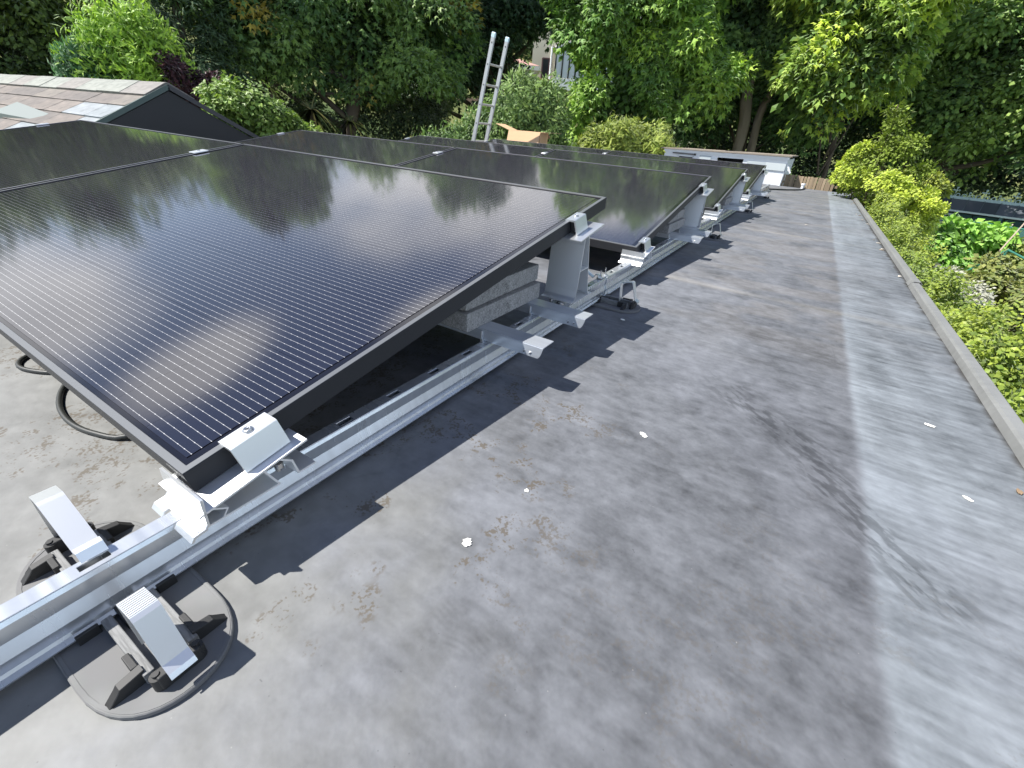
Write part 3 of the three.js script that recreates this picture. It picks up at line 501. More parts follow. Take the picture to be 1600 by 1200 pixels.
// ------------------------------------------------------------------ white shed and fence past the end of the roof
const whitePaint = (() => { const m = tex(256, 256, (u, v) => { const n = tile2((x, y) => fbm2(x, y, 5, 411), u, v, 5), f = tile2((x, y) => fbm2(x, y, 3, 415), u, v, 30); const a = 0.94 + 0.2 * (n - 0.5) + 0.12 * (f - 0.5); return [a, a, a]; }); return std([0.76, 0.78, 0.80], { map: m, roughness: 0.7 }); })();
{
  const t = thing('white_shed', 'white painted flat roofed shed at the far end of the roof', 'shed', [0, 0, -8.62]);
  const dark = std([0.018, 0.018, 0.02], { roughness: 0.4 }), grey = std([0.42, 0.46, 0.47], { roughness: 0.4 });
  const w = shapeOf([[-1.885, -2.6], [0.035, -2.6], [0.035, 0.385], [-1.885, 0.352]]);
  for (const [a, b, c, d] of [[-1.63, 0.10, -1.40, 0.268], [-1.0, 0.02, -0.60, 0.296]]) { const h = new THREE.Path(); h.moveTo(a, b); h.lineTo(c, b); h.lineTo(c, d + 0.008); h.lineTo(a, d); h.closePath(); w.holes.push(h); }
  part('wall', new THREE.ExtrudeGeometry(w, { depth: 0.06, bevelEnabled: false }).translate(0, 0, -0.06), whitePaint, t);
  part('wall', [bx(0.06, 2.95, 1.9, 0.004, -1.12, -1.012), bx(0.06, 2.9, 1.9, -1.855, -1.12, -1.012), bx(1.9, 2.9, 0.06, -0.92, -1.12, -1.99)], whitePaint, t);
  part('roof', shapeSlab([[-1.95, 0.356], [0.075, 0.392], [0.075, 0.414], [-1.95, 0.376]], -2.1, 0.05), std([0.25, 0.21, 0.17], { roughness: 0.9 }), t);
  part('fascia', shapeSlab([[-1.9, 0.318], [0.05, 0.350], [0.05, 0.388], [-1.9, 0.354]], 0.0015, 0.02), whitePaint, t);
  const win = part('window', [bx(0.27, 0.015, 0.03, -1.515, 0.272, 0.005), bx(0.27, 0.014, 0.03, -1.515, 0.098, 0.005), bx(0.014, 0.19, 0.03, -1.642, 0.185, 0.005), bx(0.014, 0.19, 0.03, -1.388, 0.185, 0.005)], whitePaint, t);
  part('pane', bx(0.23, 0.17, 0.004, -1.515, 0.185, -0.02), std([0.03, 0.035, 0.04], { roughness: 0.05 }), win);
  part('window_bar', bx(0.36, 0.016, 0.02, -1.56, 0.306, 0.032), dark, t); part('hook', bx(0.03, 0.03, 0.02, -1.365, 0.306, 0.03), dark, t);
  part('vent_panel', bx(0.19, 0.075, 0.012, -1.195, 0.268, 0.008, 0.003), grey, t);
  part('cladding_sheet', bx(0.27, 0.105, 0.008, -0.40, 0.24, 0.008), grey, t); part('cladding_sheet', bx(0.29, 0.105, 0.008, -0.118, 0.243, 0.010), std([0.50, 0.54, 0.54], { roughness: 0.4 }), t);
  part('bracket', [bar([0.055, 0.27, -0.02], [0.12, 0.17, -0.02], 0.03, 0.022), bar([0.055, 0.29, -0.02], [0.085, 0.20, -0.02], 0.02, 0.02)], whitePaint, t);
  part('corner_block', bx(0.06, 0.05, 0.05, 0.05, -0.05, 0.03, 0.006), whitePaint, t);
  part('door_inside', bx(0.5, 1, 0.02, -0.8, -0.1, -0.9), dark, t);
}
function shapeSlab(p, z0, z1) { return alongZ(p, z0, z1); }
{
  const t = thing('slat_fence', 'short weathered wooden slat fence between the white shed and the green shrub', 'fence', [0, 0, -8.95]); const r = rng(61);
  const mats = [[0.34, 0.255, 0.165], [0.30, 0.22, 0.14], [0.38, 0.29, 0.195], [0.27, 0.205, 0.135]].map(c => std(c, { roughness: 0.85 })), g = new RoundedBoxGeometry(0.036, 1.4, 0.012, 1, 0.002);
  for (let i = 0; i < 19; i++) { const m = part('slat', g, mats[Math.floor(r() * 4)], t); m.position.set(0.07 + i * 0.039, -0.56 + 0.012 * r() - i * 0.0008, 0.006 * r()); m.rotation.z = 0.022 * (r() - 0.5) + 0.05; }
  part('fence_rail', bx(0.8, 0.03, 0.02, 0.42, 0.03, -0.02), mats[1], t); part('fence_rail', bx(0.8, 0.03, 0.02, 0.42, -0.7, -0.02), mats[1], t);
}
{ const t = thing('pipe_stub', 'small white pipe stub standing at the far roof edge before the fence', 'pipe', [0.36, 0, -8.26]); part('pipe', cyl(0.022, 0.05, 0, 0.025, 0, 14), whitePaint, t); part('cap', cyl(0.03, 0.02, 0, 0.058, 0, 14), whitePaint, t); }

// ------------------------------------------------------------------ houses beyond the garden
{
  const render_ = (() => { const m = tex(256, 256, (u, v) => { const n = tile2((x, y) => fbm2(x, y, 5, 421), u, v, 6); const a = 0.9 + 0.25 * (n - 0.5); return [a, a, a * 0.98]; }); return std([0.66, 0.60, 0.48], { map: m, roughness: 0.9 }); })();
  const t = thing('cream_house', 'cream rendered house half hidden behind the bright maple', 'house', [-13.85, 1.3, -24.0]); t.rotation.y = 0.53;
  const white = std([0.78, 0.80, 0.82], { roughness: 0.5 }), glass = std([0.25, 0.29, 0.33], { roughness: 0.06 }), dk = std([0.03, 0.03, 0.035], { roughness: 0.1 });
  part('wall', bx(9, 6.2, 7, 4.5, 2.3, -3.5), render_, t);
  part('roof', new THREE.ExtrudeGeometry(shapeOf([[-0.4, 5.4], [9.4, 5.4], [4.5, 8.2]]), { depth: 7.6, bevelEnabled: false }).translate(0, 0, -7.3), std([0.09, 0.085, 0.09], { roughness: 0.8 }), t);
  const w1 = part('window', [bx(0.36, 0.06, 0.08, 0.72, 2.40, 0.03), bx(0.06, 0.9, 0.08, 0.54, 1.96, 0.03), bx(0.06, 0.9, 0.08, 0.90, 1.96, 0.03)], std([0.10, 0.05, 0.05]), t);
  part('pane', bx(0.3, 0.84, 0.03, 0.72, 1.95, 0.012), dk, w1); part('sill', bx(0.5, 0.07, 0.14, 0.72, 1.50, 0.06), std([0.35, 0.06, 0.06]), w1);
  const bay = part('conservatory', [bx(3.6, 0.10, 0.9, 2.95, 2.86, 0.42), bx(3.6, 0.5, 0.9, 2.95, 1.30, 0.42)], white, t);
  part('roof_strip', bx(2.2, 0.12, 0.10, 2.7, 2.98, 0.85), white, bay);
  for (let i = 0; i < 11; i++) part('mullion', bx(0.07, 1.3, 0.07, 1.2 + i * 0.345, 2.2, 0.84), dk, bay);
  for (let i = 0; i < 10; i++) part('pane', bx(0.27, 1.26, 0.03, 1.372 + i * 0.345, 2.2, 0.83), std([0.62, 0.67, 0.70], { roughness: 0.3 }), bay);
  part('upper_window', bx(0.7, 0.5, 0.04, 1.5, 4.1, 0.02), dk, t); part('down_pipe', rod([0.98, 1.0, 0.08], [0.98, 2.9, 0.08], 0.045), white, t);
}
{
  const t = thing('garden_house', 'small pale building with a low pinkish roof seen between the ladder rails', 'outbuilding', [-12.5, 1.1, -20.6]); t.rotation.y = 0.55;
  part('wall', bx(1.7, 1.9, 1.5, 0, 0.75, 0), std([0.50, 0.42, 0.34], { roughness: 0.9 }), t);
  part('fascia', bx(1.9, 0.16, 1.6, 0, 1.72, 0), std([0.72, 0.70, 0.66]), t);
  part('roof', new THREE.ConeGeometry(1.25, 0.28, 4).rotateY(Math.PI / 4).scale(1.05, 1, 0.9).translate(0, 1.95, 0), std([0.42, 0.24, 0.20], { roughness: 0.9 }), t);
  part('window', bx(0.55, 0.5, 0.03, 0.2, 1.2, 0.765), std([0.3, 0.27, 0.25], { roughness: 0.2 }), t);
}
{
  const t = thing('garden_wall', 'low brick garden wall far behind the ladder', 'wall', [-12.9, 0.75, -19.3]); t.rotation.y = 0.55;
  const mats = [[0.36, 0.24, 0.18], [0.42, 0.30, 0.22], [0.30, 0.21, 0.17]].map(c => std(c, { roughness: 0.9 })), g = bx(0.42, 0.16, 0.2), r = rng(5);
  part('core', bx(3.3, 0.9, 0.14, 0, 0.3, 0), std([0.3, 0.27, 0.24]), t);
  for (let y = 0; y < 5; y++) for (let i = 0; i < 7; i++) { const m = part('brick', g, mats[Math.floor(r() * 3)], t); m.position.set(-1.4 + i * 0.44 + (y % 2) * 0.22, y * 0.175, 0); }
}

// ------------------------------------------------------------------ greenhouse and garden frame on the right
{
  const t = thing('greenhouse', 'green framed glass greenhouse with cresting along its ridge, right of the tall shrub', 'greenhouse', [2.78, 0, -14.72]); t.rotation.y = -0.235;
  const paint = std([0.42, 0.54, 0.52], { roughness: 0.5 }), teal = std([0.05, 0.13, 0.115], { roughness: 0.5 }), L = 4.2;
  const ry = -0.175, gy = -0.425, gz = 0.36;
  part('ridge_beam', bx(L, 0.045, 0.06, L / 2, ry, 0), paint, t); part('gutter', bx(L, 0.035, 0.06, L / 2, gy, gz), std([0.55, 0.62, 0.60], { roughness: 0.5 }), t);
  const gl = [std([0.10, 0.11, 0.125], { roughness: 0.16 }), std([0.13, 0.14, 0.155], { roughness: 0.2 }), std([0.085, 0.095, 0.105], { roughness: 0.14 })];
  const ang = Math.atan2(ry - gy, gz), len = Math.hypot(ry - gy, gz);
  const pg = new THREE.BoxGeometry(0.26, 0.006, len - 0.04);
  for (let i = 0; i < 15; i++) { const m = part('roof_pane', pg, gl[(i * 5) % 3], t); m.position.set(0.15 + i * 0.275, (ry + gy) / 2 - 0.006, gz / 2); m.rotation.x = ang; }
  const gbm = std([0.11, 0.14, 0.14]); for (let i = 0; i < 16; i++) part('glazing_bar', bar([0.012 + i * 0.275, ry - 0.01, 0.02], [0.012 + i * 0.275, gy, gz - 0.02], 0.014, 0.02), gbm, t);
  part('back_roof', bx(L, 0.01, 1.2).applyMatrix4(new THREE.Matrix4().makeRotationX(-ang)).translate(L / 2, -0.55, -0.5), gl[0], t);
  for (let i = 0; i < 16; i++) { // cresting: scrolls with a cross-shaped finial on every second post
    const x = 0.30 + i * 0.25, c = [bx(0.26, 0.014, 0.014, x + 0.12, ry + 0.026, 0), new THREE.TorusGeometry(0.035, 0.009, 6, 12).translate(x + 0.06, ry + 0.05, 0), new THREE.TorusGeometry(0.035, 0.009, 6, 12).translate(x + 0.17, ry + 0.05, 0), bx(0.012, 0.10, 0.012, x, ry + 0.07, 0)];
    if (i % 2) c.push(bx(0.014, 0.16, 0.012, x, ry + 0.12, 0), bx(0.10, 0.018, 0.012, x, ry + 0.15, 0), new THREE.SphereGeometry(0.022, 8, 6).translate(x, ry + 0.205, 0), new THREE.SphereGeometry(0.018, 8, 6).translate(x - 0.05, ry + 0.15, 0), new THREE.SphereGeometry(0.018, 8, 6).translate(x + 0.05, ry + 0.15, 0));
    else c.push(new THREE.SphereGeometry(0.022, 8, 6).translate(x, ry + 0.12, 0));
    part('cresting', c, paint, t);
  }
  part('front_frame', [bx(L, 0.05, 0.05, L / 2, -1.5, gz), bx(0.05, 1.7, 0.05, 0.02, -1.28, gz), bx(0.05, 1.7, 0.05, 1.5, -1.28, gz), bx(0.05, 1.7, 0.05, 2.9, -1.28, gz), bx(0.05, 1.7, 0.05, 4.15, -1.28, gz)], teal, t);
  for (let i = 0; i < 8; i++) part('wall_pane', bx(0.49, 0.98, 0.006, 0.28 + i * 0.515, -0.96, gz - 0.01), std([0.035, 0.07, 0.068], { roughness: 0.12 }), t);
  part('base_wall', bx(L, 1.0, 0.2, L / 2, -2.0, gz), std([0.2, 0.15, 0.12]), t);
  part('end_wall', bx(0.04, 1.9, 0.8, 0.0, -1.4, 0), teal, t);
  const dr = part('door', [bar([0.40, -0.50, gz + 0.1], [0.20, -1.1, gz + 0.6], 0.04, 0.05), bar([0.72, -0.50, gz + 0.1], [0.52, -1.1, gz + 0.6], 0.04, 0.05), bar([0.40, -0.50, gz + 0.1], [0.72, -0.50, gz + 0.1], 0.04, 0.04)], std([0.42, 0.46, 0.42]), t);
  part('pane', bx(0.30, 0.006, 0.74).applyMatrix4(new THREE.Matrix4().makeRotationX(0.87)).translate(0.47, -0.79, gz + 0.33), std([0.20, 0.24, 0.26], { roughness: 0.1 }), dr);
}
{
  const t = thing('netting_cage', 'green tube fruit cage with sagging net in the right hand garden', 'garden frame', [0, 0, 0]);
  const green = std([0.03, 0.16, 0.115], { roughness: 0.45 }), wood = std([0.34, 0.27, 0.20], { roughness: 0.85 });
  const A = [2.30, -0.92, -7.68], B = [2.69, -0.36, -7.58], C = [2.98, -0.42, -7.5], D = [2.55, -0.28, -8.9], E2 = [3.6, -0.30, -8.6];
  for (const [a, b, r] of [[A, B, 0.013], [B, [3.4, -0.62, -7.3], 0.013], [[2.3, -2.4, -7.68], A, 0.013], [[2.69, -2.4, -7.58], B, 0.013], [[2.60, -2.4, -9.4], [2.60, -0.24, -9.4], 0.012], [[2.6, -0.24, -9.4], [3.9, -0.26, -9.1], 0.012]]) part('tube', rod(a, b, r), green, t);
  for (const [a, b] of [[[2.52, -0.62, -9.0], [2.75, -0.24, -9.5]], [[2.93, -0.58, -9.0], [3.12, -0.22, -9.45]], [[2.72, -0.42, -7.9], [3.2, -0.10, -9.3]]]) part('stake', bar(a, b, 0.014, 0.02), wood, t);
  const net = new THREE.PlaneGeometry(1.5, 0.8, 24, 12), P = net.attributes.position;
  for (let i = 0; i < P.count; i++) { const u = P.getX(i) / 1.5 + 0.5, v = P.getY(i) / 0.8 + 0.5; P.setXYZ(i, mix(2.55, 3.9, u) - 0.2 * v, -0.26 - 0.22 * Math.abs(Math.sin(u * 6.28)) * Math.sin(v * 3.14) - 0.35 * (1 - v), mix(-8.9, -9.4, v)); }
  net.computeVertexNormals();
  part('net', net, phy([0.10, 0.26, 0.22], { transparent: true, opacity: 0.30, roughness: 0.8, side: THREE.DoubleSide }), t);
  const path = thing('stepping_stones', 'pile of pale stones lying among the plants in the garden frame', 'stones', [2.66, -1.15, -8.6]); const r = rng(15);
  for (let i = 0; i < 9; i++) { const g = new THREE.IcosahedronGeometry(0.06 + r() * 0.05, 2), Q = g.attributes.position; for (let k = 0; k < Q.count; k++) { const f = 0.75 + 0.5 * vn3(Q.getX(k) * 14 + i, Q.getY(k) * 14, Q.getZ(k) * 14); Q.setXYZ(k, Q.getX(k) * f * 1.3, Q.getY(k) * f * 0.7, Q.getZ(k) * f); } g.computeVertexNormals(); const m = part('stone', g, std([0.36, 0.32, 0.28], { roughness: 0.9 }), path); m.position.set((r() - 0.5) * 0.5, 0.09 * (i % 3), (r() - 0.5) * 0.4); }
}

// ------------------------------------------------------------------ foliage
const LEAF = {
  oval: { p: [[0, 0, 0], [-0.34, 0.45, 0.10], [0, 0.5, 0], [0.34, 0.45, 0.10], [0, 1, -0.06]], t: [0, 2, 1, 0, 3, 2, 1, 2, 4, 2, 3, 4] },
  lance: { p: [[0, 0, 0], [-0.13, 0.4, 0.03], [0.13, 0.4, 0.03], [0, 1, -0.12]], t: [0, 2, 1, 1, 2, 3] },
  small: { p: [[0, 0, 0], [-0.32, 0.5, 0.06], [0.32, 0.5, 0.06], [0, 1, 0]], t: [0, 2, 1, 1, 2, 3] },
  maple: { p: [[0, 0, 0], [-0.52, 0.60, -0.07], [-0.15, 0.50, 0.05], [0, 1.02, -0.10], [0.15, 0.50, 0.05], [0.52, 0.60, -0.07]], t: [0, 2, 1, 0, 4, 2, 2, 4, 3, 0, 5, 4] },
};
const leafMats = {};
function leafMat(shine = 0.25, trans = 0.32) {
  const k = shine + '_' + trans;
  return leafMats[k] ??= phy([1, 1, 1], { vertexColors: true, roughness: 0.9, transmission: trans, thickness: 0, clearcoat: shine, clearcoatRoughness: 0.42, side: THREE.DoubleSide, ior: 1.4 });
}
// leaves in sprays through a set of lobes [x, y, z, r]; some sprays are dropped so that gaps stay
function foliage(o) {
  const { lobes, n, leaf = 'oval', size, per = 12, spread = 0.28, ca, cb, seed, gap = 0.42, gapF = 0.7, flat = 0.55, droop = 0.35, shell = 0.62, up = 0.6, odd, oddP = 0, hang = 0 } = o;
  const r = rng(seed), L = LEAF[leaf], np = L.p.length, nt = L.t.length, w = lobes.map(l => l[3] * l[3]), W = w.reduce((a, b) => a + b, 0);
  const pos = [], col = [], idx = [], c = V(0, 0, 0), out = V(0, 0, 0), nor = V(0, 0, 0), dir = V(0, 0, 0), side = V(0, 0, 0), n0 = V(0, 0, 0), ta = V(0, 0, 0), tb = V(0, 0, 0), jit = o.jit ?? 0.75;
  let made = 0, tries = 0;
  while (made < n && tries++ < n * 6) {
    let q = r() * W, k = 0; while (k < w.length - 1 && (q -= w[k]) > 0) k++;
    const l = lobes[k]; let th = r() * 6.2832, cy = r() * 2 - 1, sy = Math.sqrt(1 - cy * cy);
    out.set(sy * Math.cos(th), cy, sy * Math.sin(th)); const d = l[3] * (shell + (1 - shell) * Math.pow(r(), 0.7)) * (0.82 + 0.36 * vn3(out.x * 2 + k * 5, out.y * 2, out.z * 2));
    c.copy(out).multiplyScalar(d); c.x += l[0]; c.y += l[1]; c.z += l[2];
    if (fbm3(c.x * gapF * 2 + seed, c.y * gapF * 2, c.z * gapF * 2) < gap) continue;
    const G = o.gain ?? 1.9, hue = vn3(c.x * 1.3 + 9, c.y * 1.3, c.z * 1.3 + seed), isOdd = odd && vn3(c.x * 1.8 + 50, c.y * 1.8, c.z * 1.8) < oddP;
    n0.set(out.x * 0.75 + (r() - 0.5) * 0.9, up + 0.3 * out.y + (r() - 0.5) * 0.4, out.z * 0.75 + (r() - 0.5) * 0.9).normalize(); ta.set(n0.y, -n0.x, 0.01).normalize(); tb.crossVectors(n0, ta); const sv = 0.82 + 0.36 * r();
    for (let j = 0; j < per; j++) {
      const a = r() * 6.2832, rad = spread * Math.sqrt(r()), lx = Math.cos(a) * rad, lz = Math.sin(a) * rad, ly = (r() - 0.5) * spread * flat - rad * rad / spread * droop * 0.6;
      const px = c.x + ta.x * lx + tb.x * lz + n0.x * ly, py = c.y + ta.y * lx + tb.y * lz + n0.y * ly - hang * r(), pz = c.z + ta.z * lx + tb.z * lz + n0.z * ly, s = size * (0.65 + 0.6 * r());
      nor.set(n0.x + (r() - 0.5) * jit, n0.y + (r() - 0.5) * jit, n0.z + (r() - 0.5) * jit).normalize();
      dir.set(ta.x * Math.cos(a) + tb.x * Math.sin(a) + out.x * 0.7 + (r() - 0.5) * 0.6, ta.y * Math.cos(a) + tb.y * Math.sin(a) - droop + (r() - 0.5) * 0.5, ta.z * Math.cos(a) + tb.z * Math.sin(a) + out.z * 0.7 + (r() - 0.5) * 0.6);
      dir.addScaledVector(nor, -dir.dot(nor)).normalize(); side.crossVectors(dir, nor);
      const t = Math.min(1, Math.max(0, hue * 0.9 + (r() - 0.5) * 0.7)), B = isOdd ? odd : cb, A = isOdd ? odd : ca, v = G * sv * (0.85 + 0.3 * r()), b0 = pos.length / 3;
      for (const p of L.p) { const u = p[0] * s, f = (p[1] - 0.15) * s, h = p[2] * s; pos.push(px + side.x * u + dir.x * f + nor.x * h, py + side.y * u + dir.y * f + nor.y * h, pz + side.z * u + dir.z * f + nor.z * h); col.push(mix(A[0], B[0], t) * v * (isOdd ? 1 : 1.13), mix(A[1], B[1], t) * v, mix(A[2], B[2], t) * v); }
      for (const i of L.t) idx.push(b0 + i);
    }
    made++;
  }
  const g = new THREE.BufferGeometry(); g.setAttribute('position', new THREE.BufferAttribute(new Float32Array(pos), 3)); g.setAttribute('color', new THREE.BufferAttribute(new Float32Array(col), 3)); g.setIndex(new THREE.BufferAttribute(new Uint32Array(idx), 1));
  TRI += idx.length / 3; return g;
}
let TRI = 0;
const barkTex = tex(256, 256, (u, v) => { const n = tile2((x, y) => fbm2(x, y * 0.4, 5, 501), u, v, 12), m = tile2((x, y) => fbm2(x, y, 3, 507), u, v, 4); const a = 0.75 + 0.6 * (n - 0.5) + 0.5 * (m - 0.5); return [a, a * 0.97, a * 0.92]; });
const bark = std([0.13, 0.10, 0.075], { map: barkTex, roughness: 0.95 }), barkPale = std([0.30, 0.245, 0.18], { map: barkTex, roughness: 0.95 });
const stemMat = std([0.10, 0.085, 0.05], { roughness: 0.9 });
// a tree: trunk and limbs up into its lobes, an inner mass of leaves tinted darker for crown shade and the outer sprays
function ragged(lobes, seed, k, f) {
  const r = rng(seed), out = lobes.map(l => [l[0], l[1], l[2], l[3] * 0.86]);
  for (const l of lobes) for (let i = 0; i < k; i++) { const a = r() * 6.283, y = -0.7 + 1.6 * r(), c = Math.sqrt(Math.max(0.05, 1 - y * y)), d = l[3] * (0.8 + 0.45 * r()); out.push([l[0] + Math.cos(a) * c * d, l[1] + y * d * 0.9, l[2] + Math.sin(a) * c * d, l[3] * f * (0.6 + 0.8 * r())]); }
  return out;
}
function tree(name, label, cat, o) {
  const raw = o.lobes; o = { ...o, lobes: o.rag === 0 ? raw : ragged(raw, o.seed + 5, o.rag ?? 9, 0.30) };
  const t = thing(name, label, cat, [0, 0, 0], o.group), [bx0, bz0] = o.base, y0 = groundY(bx0, bz0) - 0.1, r = rng(o.seed + 1);
  if (!o.noTrunk) {
    const top = raw.reduce((a, l) => l[1] > a[1] ? l : a, raw[0]), tr = o.trunk ?? 0.16;
    part('trunk', limb([[bx0, y0, bz0], [mix(bx0, top[0], 0.2) + 0.1, mix(y0, top[1], 0.35), mix(bz0, top[2], 0.2)], [mix(bx0, top[0], 0.6), mix(y0, top[1], 0.68), mix(bz0, top[2], 0.6)], [top[0], top[1], top[2]]], tr, tr * 0.2, 10, 0.3, o.seed), o.bark ?? bark, t);
    const br = []; for (const l of raw.slice(0, 14)) { const k = 0.3 + 0.25 * r(); br.push(limb([[mix(bx0, top[0], k * 0.7), mix(y0, Math.min(top[1], l[1] + 0.6), k + 0.15), mix(bz0, top[2], k * 0.7)], [mix(bx0, l[0], 0.62), mix(y0, l[1], 0.82), mix(bz0, l[2], 0.62)], [l[0], l[1], l[2]]], tr * 0.4, tr * 0.08, 6, 0.2, o.seed)); }
    part('limbs', br, o.bark ?? bark, t);
  }
  if (o.core !== 0) { const k = part('shade_inner_leaves', foliage({ ...o, lobes: raw.map(l => [l[0], l[1], l[2], l[3] * 0.66]), n: Math.round(o.n * (o.core ?? 0.3)), size: o.size * (o.leaf === 'lance' ? 0.9 : 1.15), per: 10, leaf: o.leaf === 'lance' ? 'lance' : 'small', seed: o.seed + 900, gain: (o.gain ?? 1.9) * 0.55, gap: 0.28, shell: 0.1, oddP: 0, spread: (o.spread ?? 0.28) * 1.4, ca: o.ca, cb: o.ca }), leafMat(0.1, 0.25), t); k.userData.kind = 'stuff'; }  // shade deep in the crown is put into the darker leaf colour
  const c = part('crown', foliage(o), leafMat(o.shine ?? 0.25, Math.max(0.42, o.trans ?? 0.42)), t); c.userData.kind = 'stuff';
  return t;
}
const DK = [0.022, 0.05, 0.012], MID = [0.05, 0.105, 0.02], BRT = [0.10, 0.20, 0.025], YEL = [0.20, 0.25, 0.03];

tree('broadleaf_tree', 'dark leafy tree at the far left behind the slate roof', 'tree', { base: [-13.2, -3.9], seed: 11, n: 3600, per: 11, size: 0.10, leaf: 'small', spread: 0.22, ca: [0.03, 0.065, 0.014], cb: [0.10, 0.16, 0.02], shine: 0.3, gap: 0.43,
  lobes: [[-13.2, 2.2, -2.9, 0.95], [-13.0, 2.1, -3.6, 0.9], [-12.9, 1.7, -4.0, 0.8], [-13.2, 1.1, -3.0, 0.8], [-12.9, 1.2, -4.1, 0.65], [-12.8, 2.9, -4.3, 0.9], [-12.6, 2.6, -4.8, 0.75], [-13.4, 0.7, -1.8, 0.9], [-13.4, 2.2, -1.6, 0.9], [-13.2, 0.2, -3.6, 0.9], [-12.9, 0.5, -5.0, 0.8], [-12.6, 1.2, -5.2, 0.7], [-13.3, 3.3, -3.0, 0.7]] });
tree('laurel_shrub', 'bright green laurel shrub rising behind the slate ridge', 'shrub', { base: [-8.8, -3.8], seed: 12, n: 900, per: 12, size: 0.115, leaf: 'lance', spread: 0.16, ca: [0.09, 0.19, 0.02], cb: [0.19, 0.32, 0.03], droop: -0.9, up: 0.2, trans: 0.45, gap: 0.36, trunk: 0.05, flat: 1.5,
  lobes: [[-8.8, 1.1, -3.7, 0.42], [-8.7, 1.0, -3.95, 0.40], [-8.9, 0.85, -3.4, 0.33], [-8.7, 1.35, -3.85, 0.27], [-8.8, 0.3, -3.7, 0.5], [-8.6, 0.5, -4.1, 0.35]] });
tree('cypress_shrub', 'blue green feathery conifer bush left of the laurel shrub', 'shrub', { base: [-9.1, -3.2], seed: 13, n: 520, per: 16, size: 0.10, leaf: 'lance', spread: 0.11, ca: [0.03, 0.085, 0.03], cb: [0.055, 0.13, 0.05], droop: -1.2, up: 0.1, gap: 0.3, shine: 0.05, trunk: 0.04, flat: 1.6, lobes: [[-9.1, 0.85, -3.3, 0.28], [-9.2, 0.75, -3.15, 0.24], [-9.1, 0.3, -3.2, 0.35]] });
tree('purple_shrub', 'dark purple leaved shrub beside the slate gable', 'shrub', { base: [-8.1, -4.2], seed: 14, n: 420, per: 10, size: 0.075, spread: 0.13, ca: [0.03, 0.010, 0.014], cb: [0.095, 0.03, 0.035], gap: 0.36, shine: 0.35, trunk: 0.04, gain: 1.2, lobes: [[-8.25, 0.9, -3.98, 0.12], [-8.2, 0.5, -4.1, 0.22], [-8.1, 0.7, -4.3, 0.15], [-8.0, 0.35, -4.45, 0.2]] });
{ // spruce: tiers of drooping sprays round a straight stem
  const t = thing('spruce_tree', 'dark spruce standing between the bright laurel and the large maple', 'tree', [-10.75, 0, -5.45]), r = rng(15), L = [];
  part('trunk', limb([[0, groundY(-10.75, -5.45), 0], [0.02, 0.5, 0], [0, 4.9, 0]], 0.13, 0.02, 8), bark, t);
  for (let i = 0; i < 17; i++) { const y = -0.9 + i * 0.34, R = 1.25 * (1 - i / 18) + 0.1, k = Math.max(4, Math.round(9 * R)); for (let j = 0; j < k; j++) { const a = j / k * 6.283 + i * 1.3 + r() * 0.4; for (const f of [0.45, 0.75, 1]) L.push([Math.cos(a) * R * f, y - 0.28 * f * R + 0.10 * (f > 0.9), Math.sin(a) * R * f, 0.17 + 0.07 * R]); } }
  const c = part('needles', foliage({ lobes: L, n: 2300, per: 13, leaf: 'lance', size: 0.12, spread: 0.17, flat: 0.35, droop: 0.25, ca: [0.012, 0.030, 0.014], cb: [0.035, 0.065, 0.024], seed: 16, gap: 0.22, up: 0.9 }), leafMat(0.1, 0.15), t); c.userData.kind = 'stuff';
}
tree('rhododendron', 'rounded light green rhododendron right of the slate gable', 'shrub', { base: [-6.9, -4.3], seed: 17, n: 1500, per: 9, size: 0.07, spread: 0.09, ca: [0.06, 0.135, 0.018], cb: [0.13, 0.21, 0.03], up: 0.7, gap: 0.36, shine: 0.55, trans: 0.25, trunk: 0.04, droop: 0.15,
  lobes: [[-6.9, 0.5, -4.3, 0.36], [-7.1, 0.48, -4.0, 0.25], [-6.7, 0.3, -4.6, 0.27], [-6.9, 0.15, -4.4, 0.3], [-7.2, 0.2, -4.0, 0.3], [-6.5, 0.05, -4.75, 0.25], [-7.0, -0.3, -4.3, 0.5]] });
tree('maple_tree', 'large spreading maple with a few yellow leaf clusters, left of the ladder', 'tree', { base: [-9.9, -8.0], seed: 18, n: 3400, per: 17, size: 0.14, leaf: 'maple', spread: 0.36, gain: 2.3, ca: [0.035, 0.085, 0.018], cb: [0.115, 0.19, 0.035], odd: [0.20, 0.155, 0.02], oddP: 0.15, gap: 0.475, trunk: 0.2, shine: 0.35,
  lobes: [[-10.5, 2.1, -6.9, 0.85], [-10.0, 2.5, -7.6, 0.95], [-9.2, 2.2, -8.5, 1.0], [-8.5, 1.8, -9.3, 0.9], [-10.0, 1.5, -7.6, 0.65], [-9.2, 1.4, -8.6, 0.67], [-8.2, 2.6, -9.5, 0.87], [-9.5, 3.4, -8.3, 1.0], [-8.6, 3.7, -9.2, 0.9], [-10.4, 3.2, -7.0, 0.8], [-10.7, 1.5, -6.5, 0.42], [-11.0, 2.7, -6.0, 0.75], [-11.2, 3.7, -5.6, 0.7], [-10.7, 4.3, -6.4, 0.6], [-8.4, 4.7, -9.6, 0.7], [-7.9, 3.6, -10.2, 0.7]] });
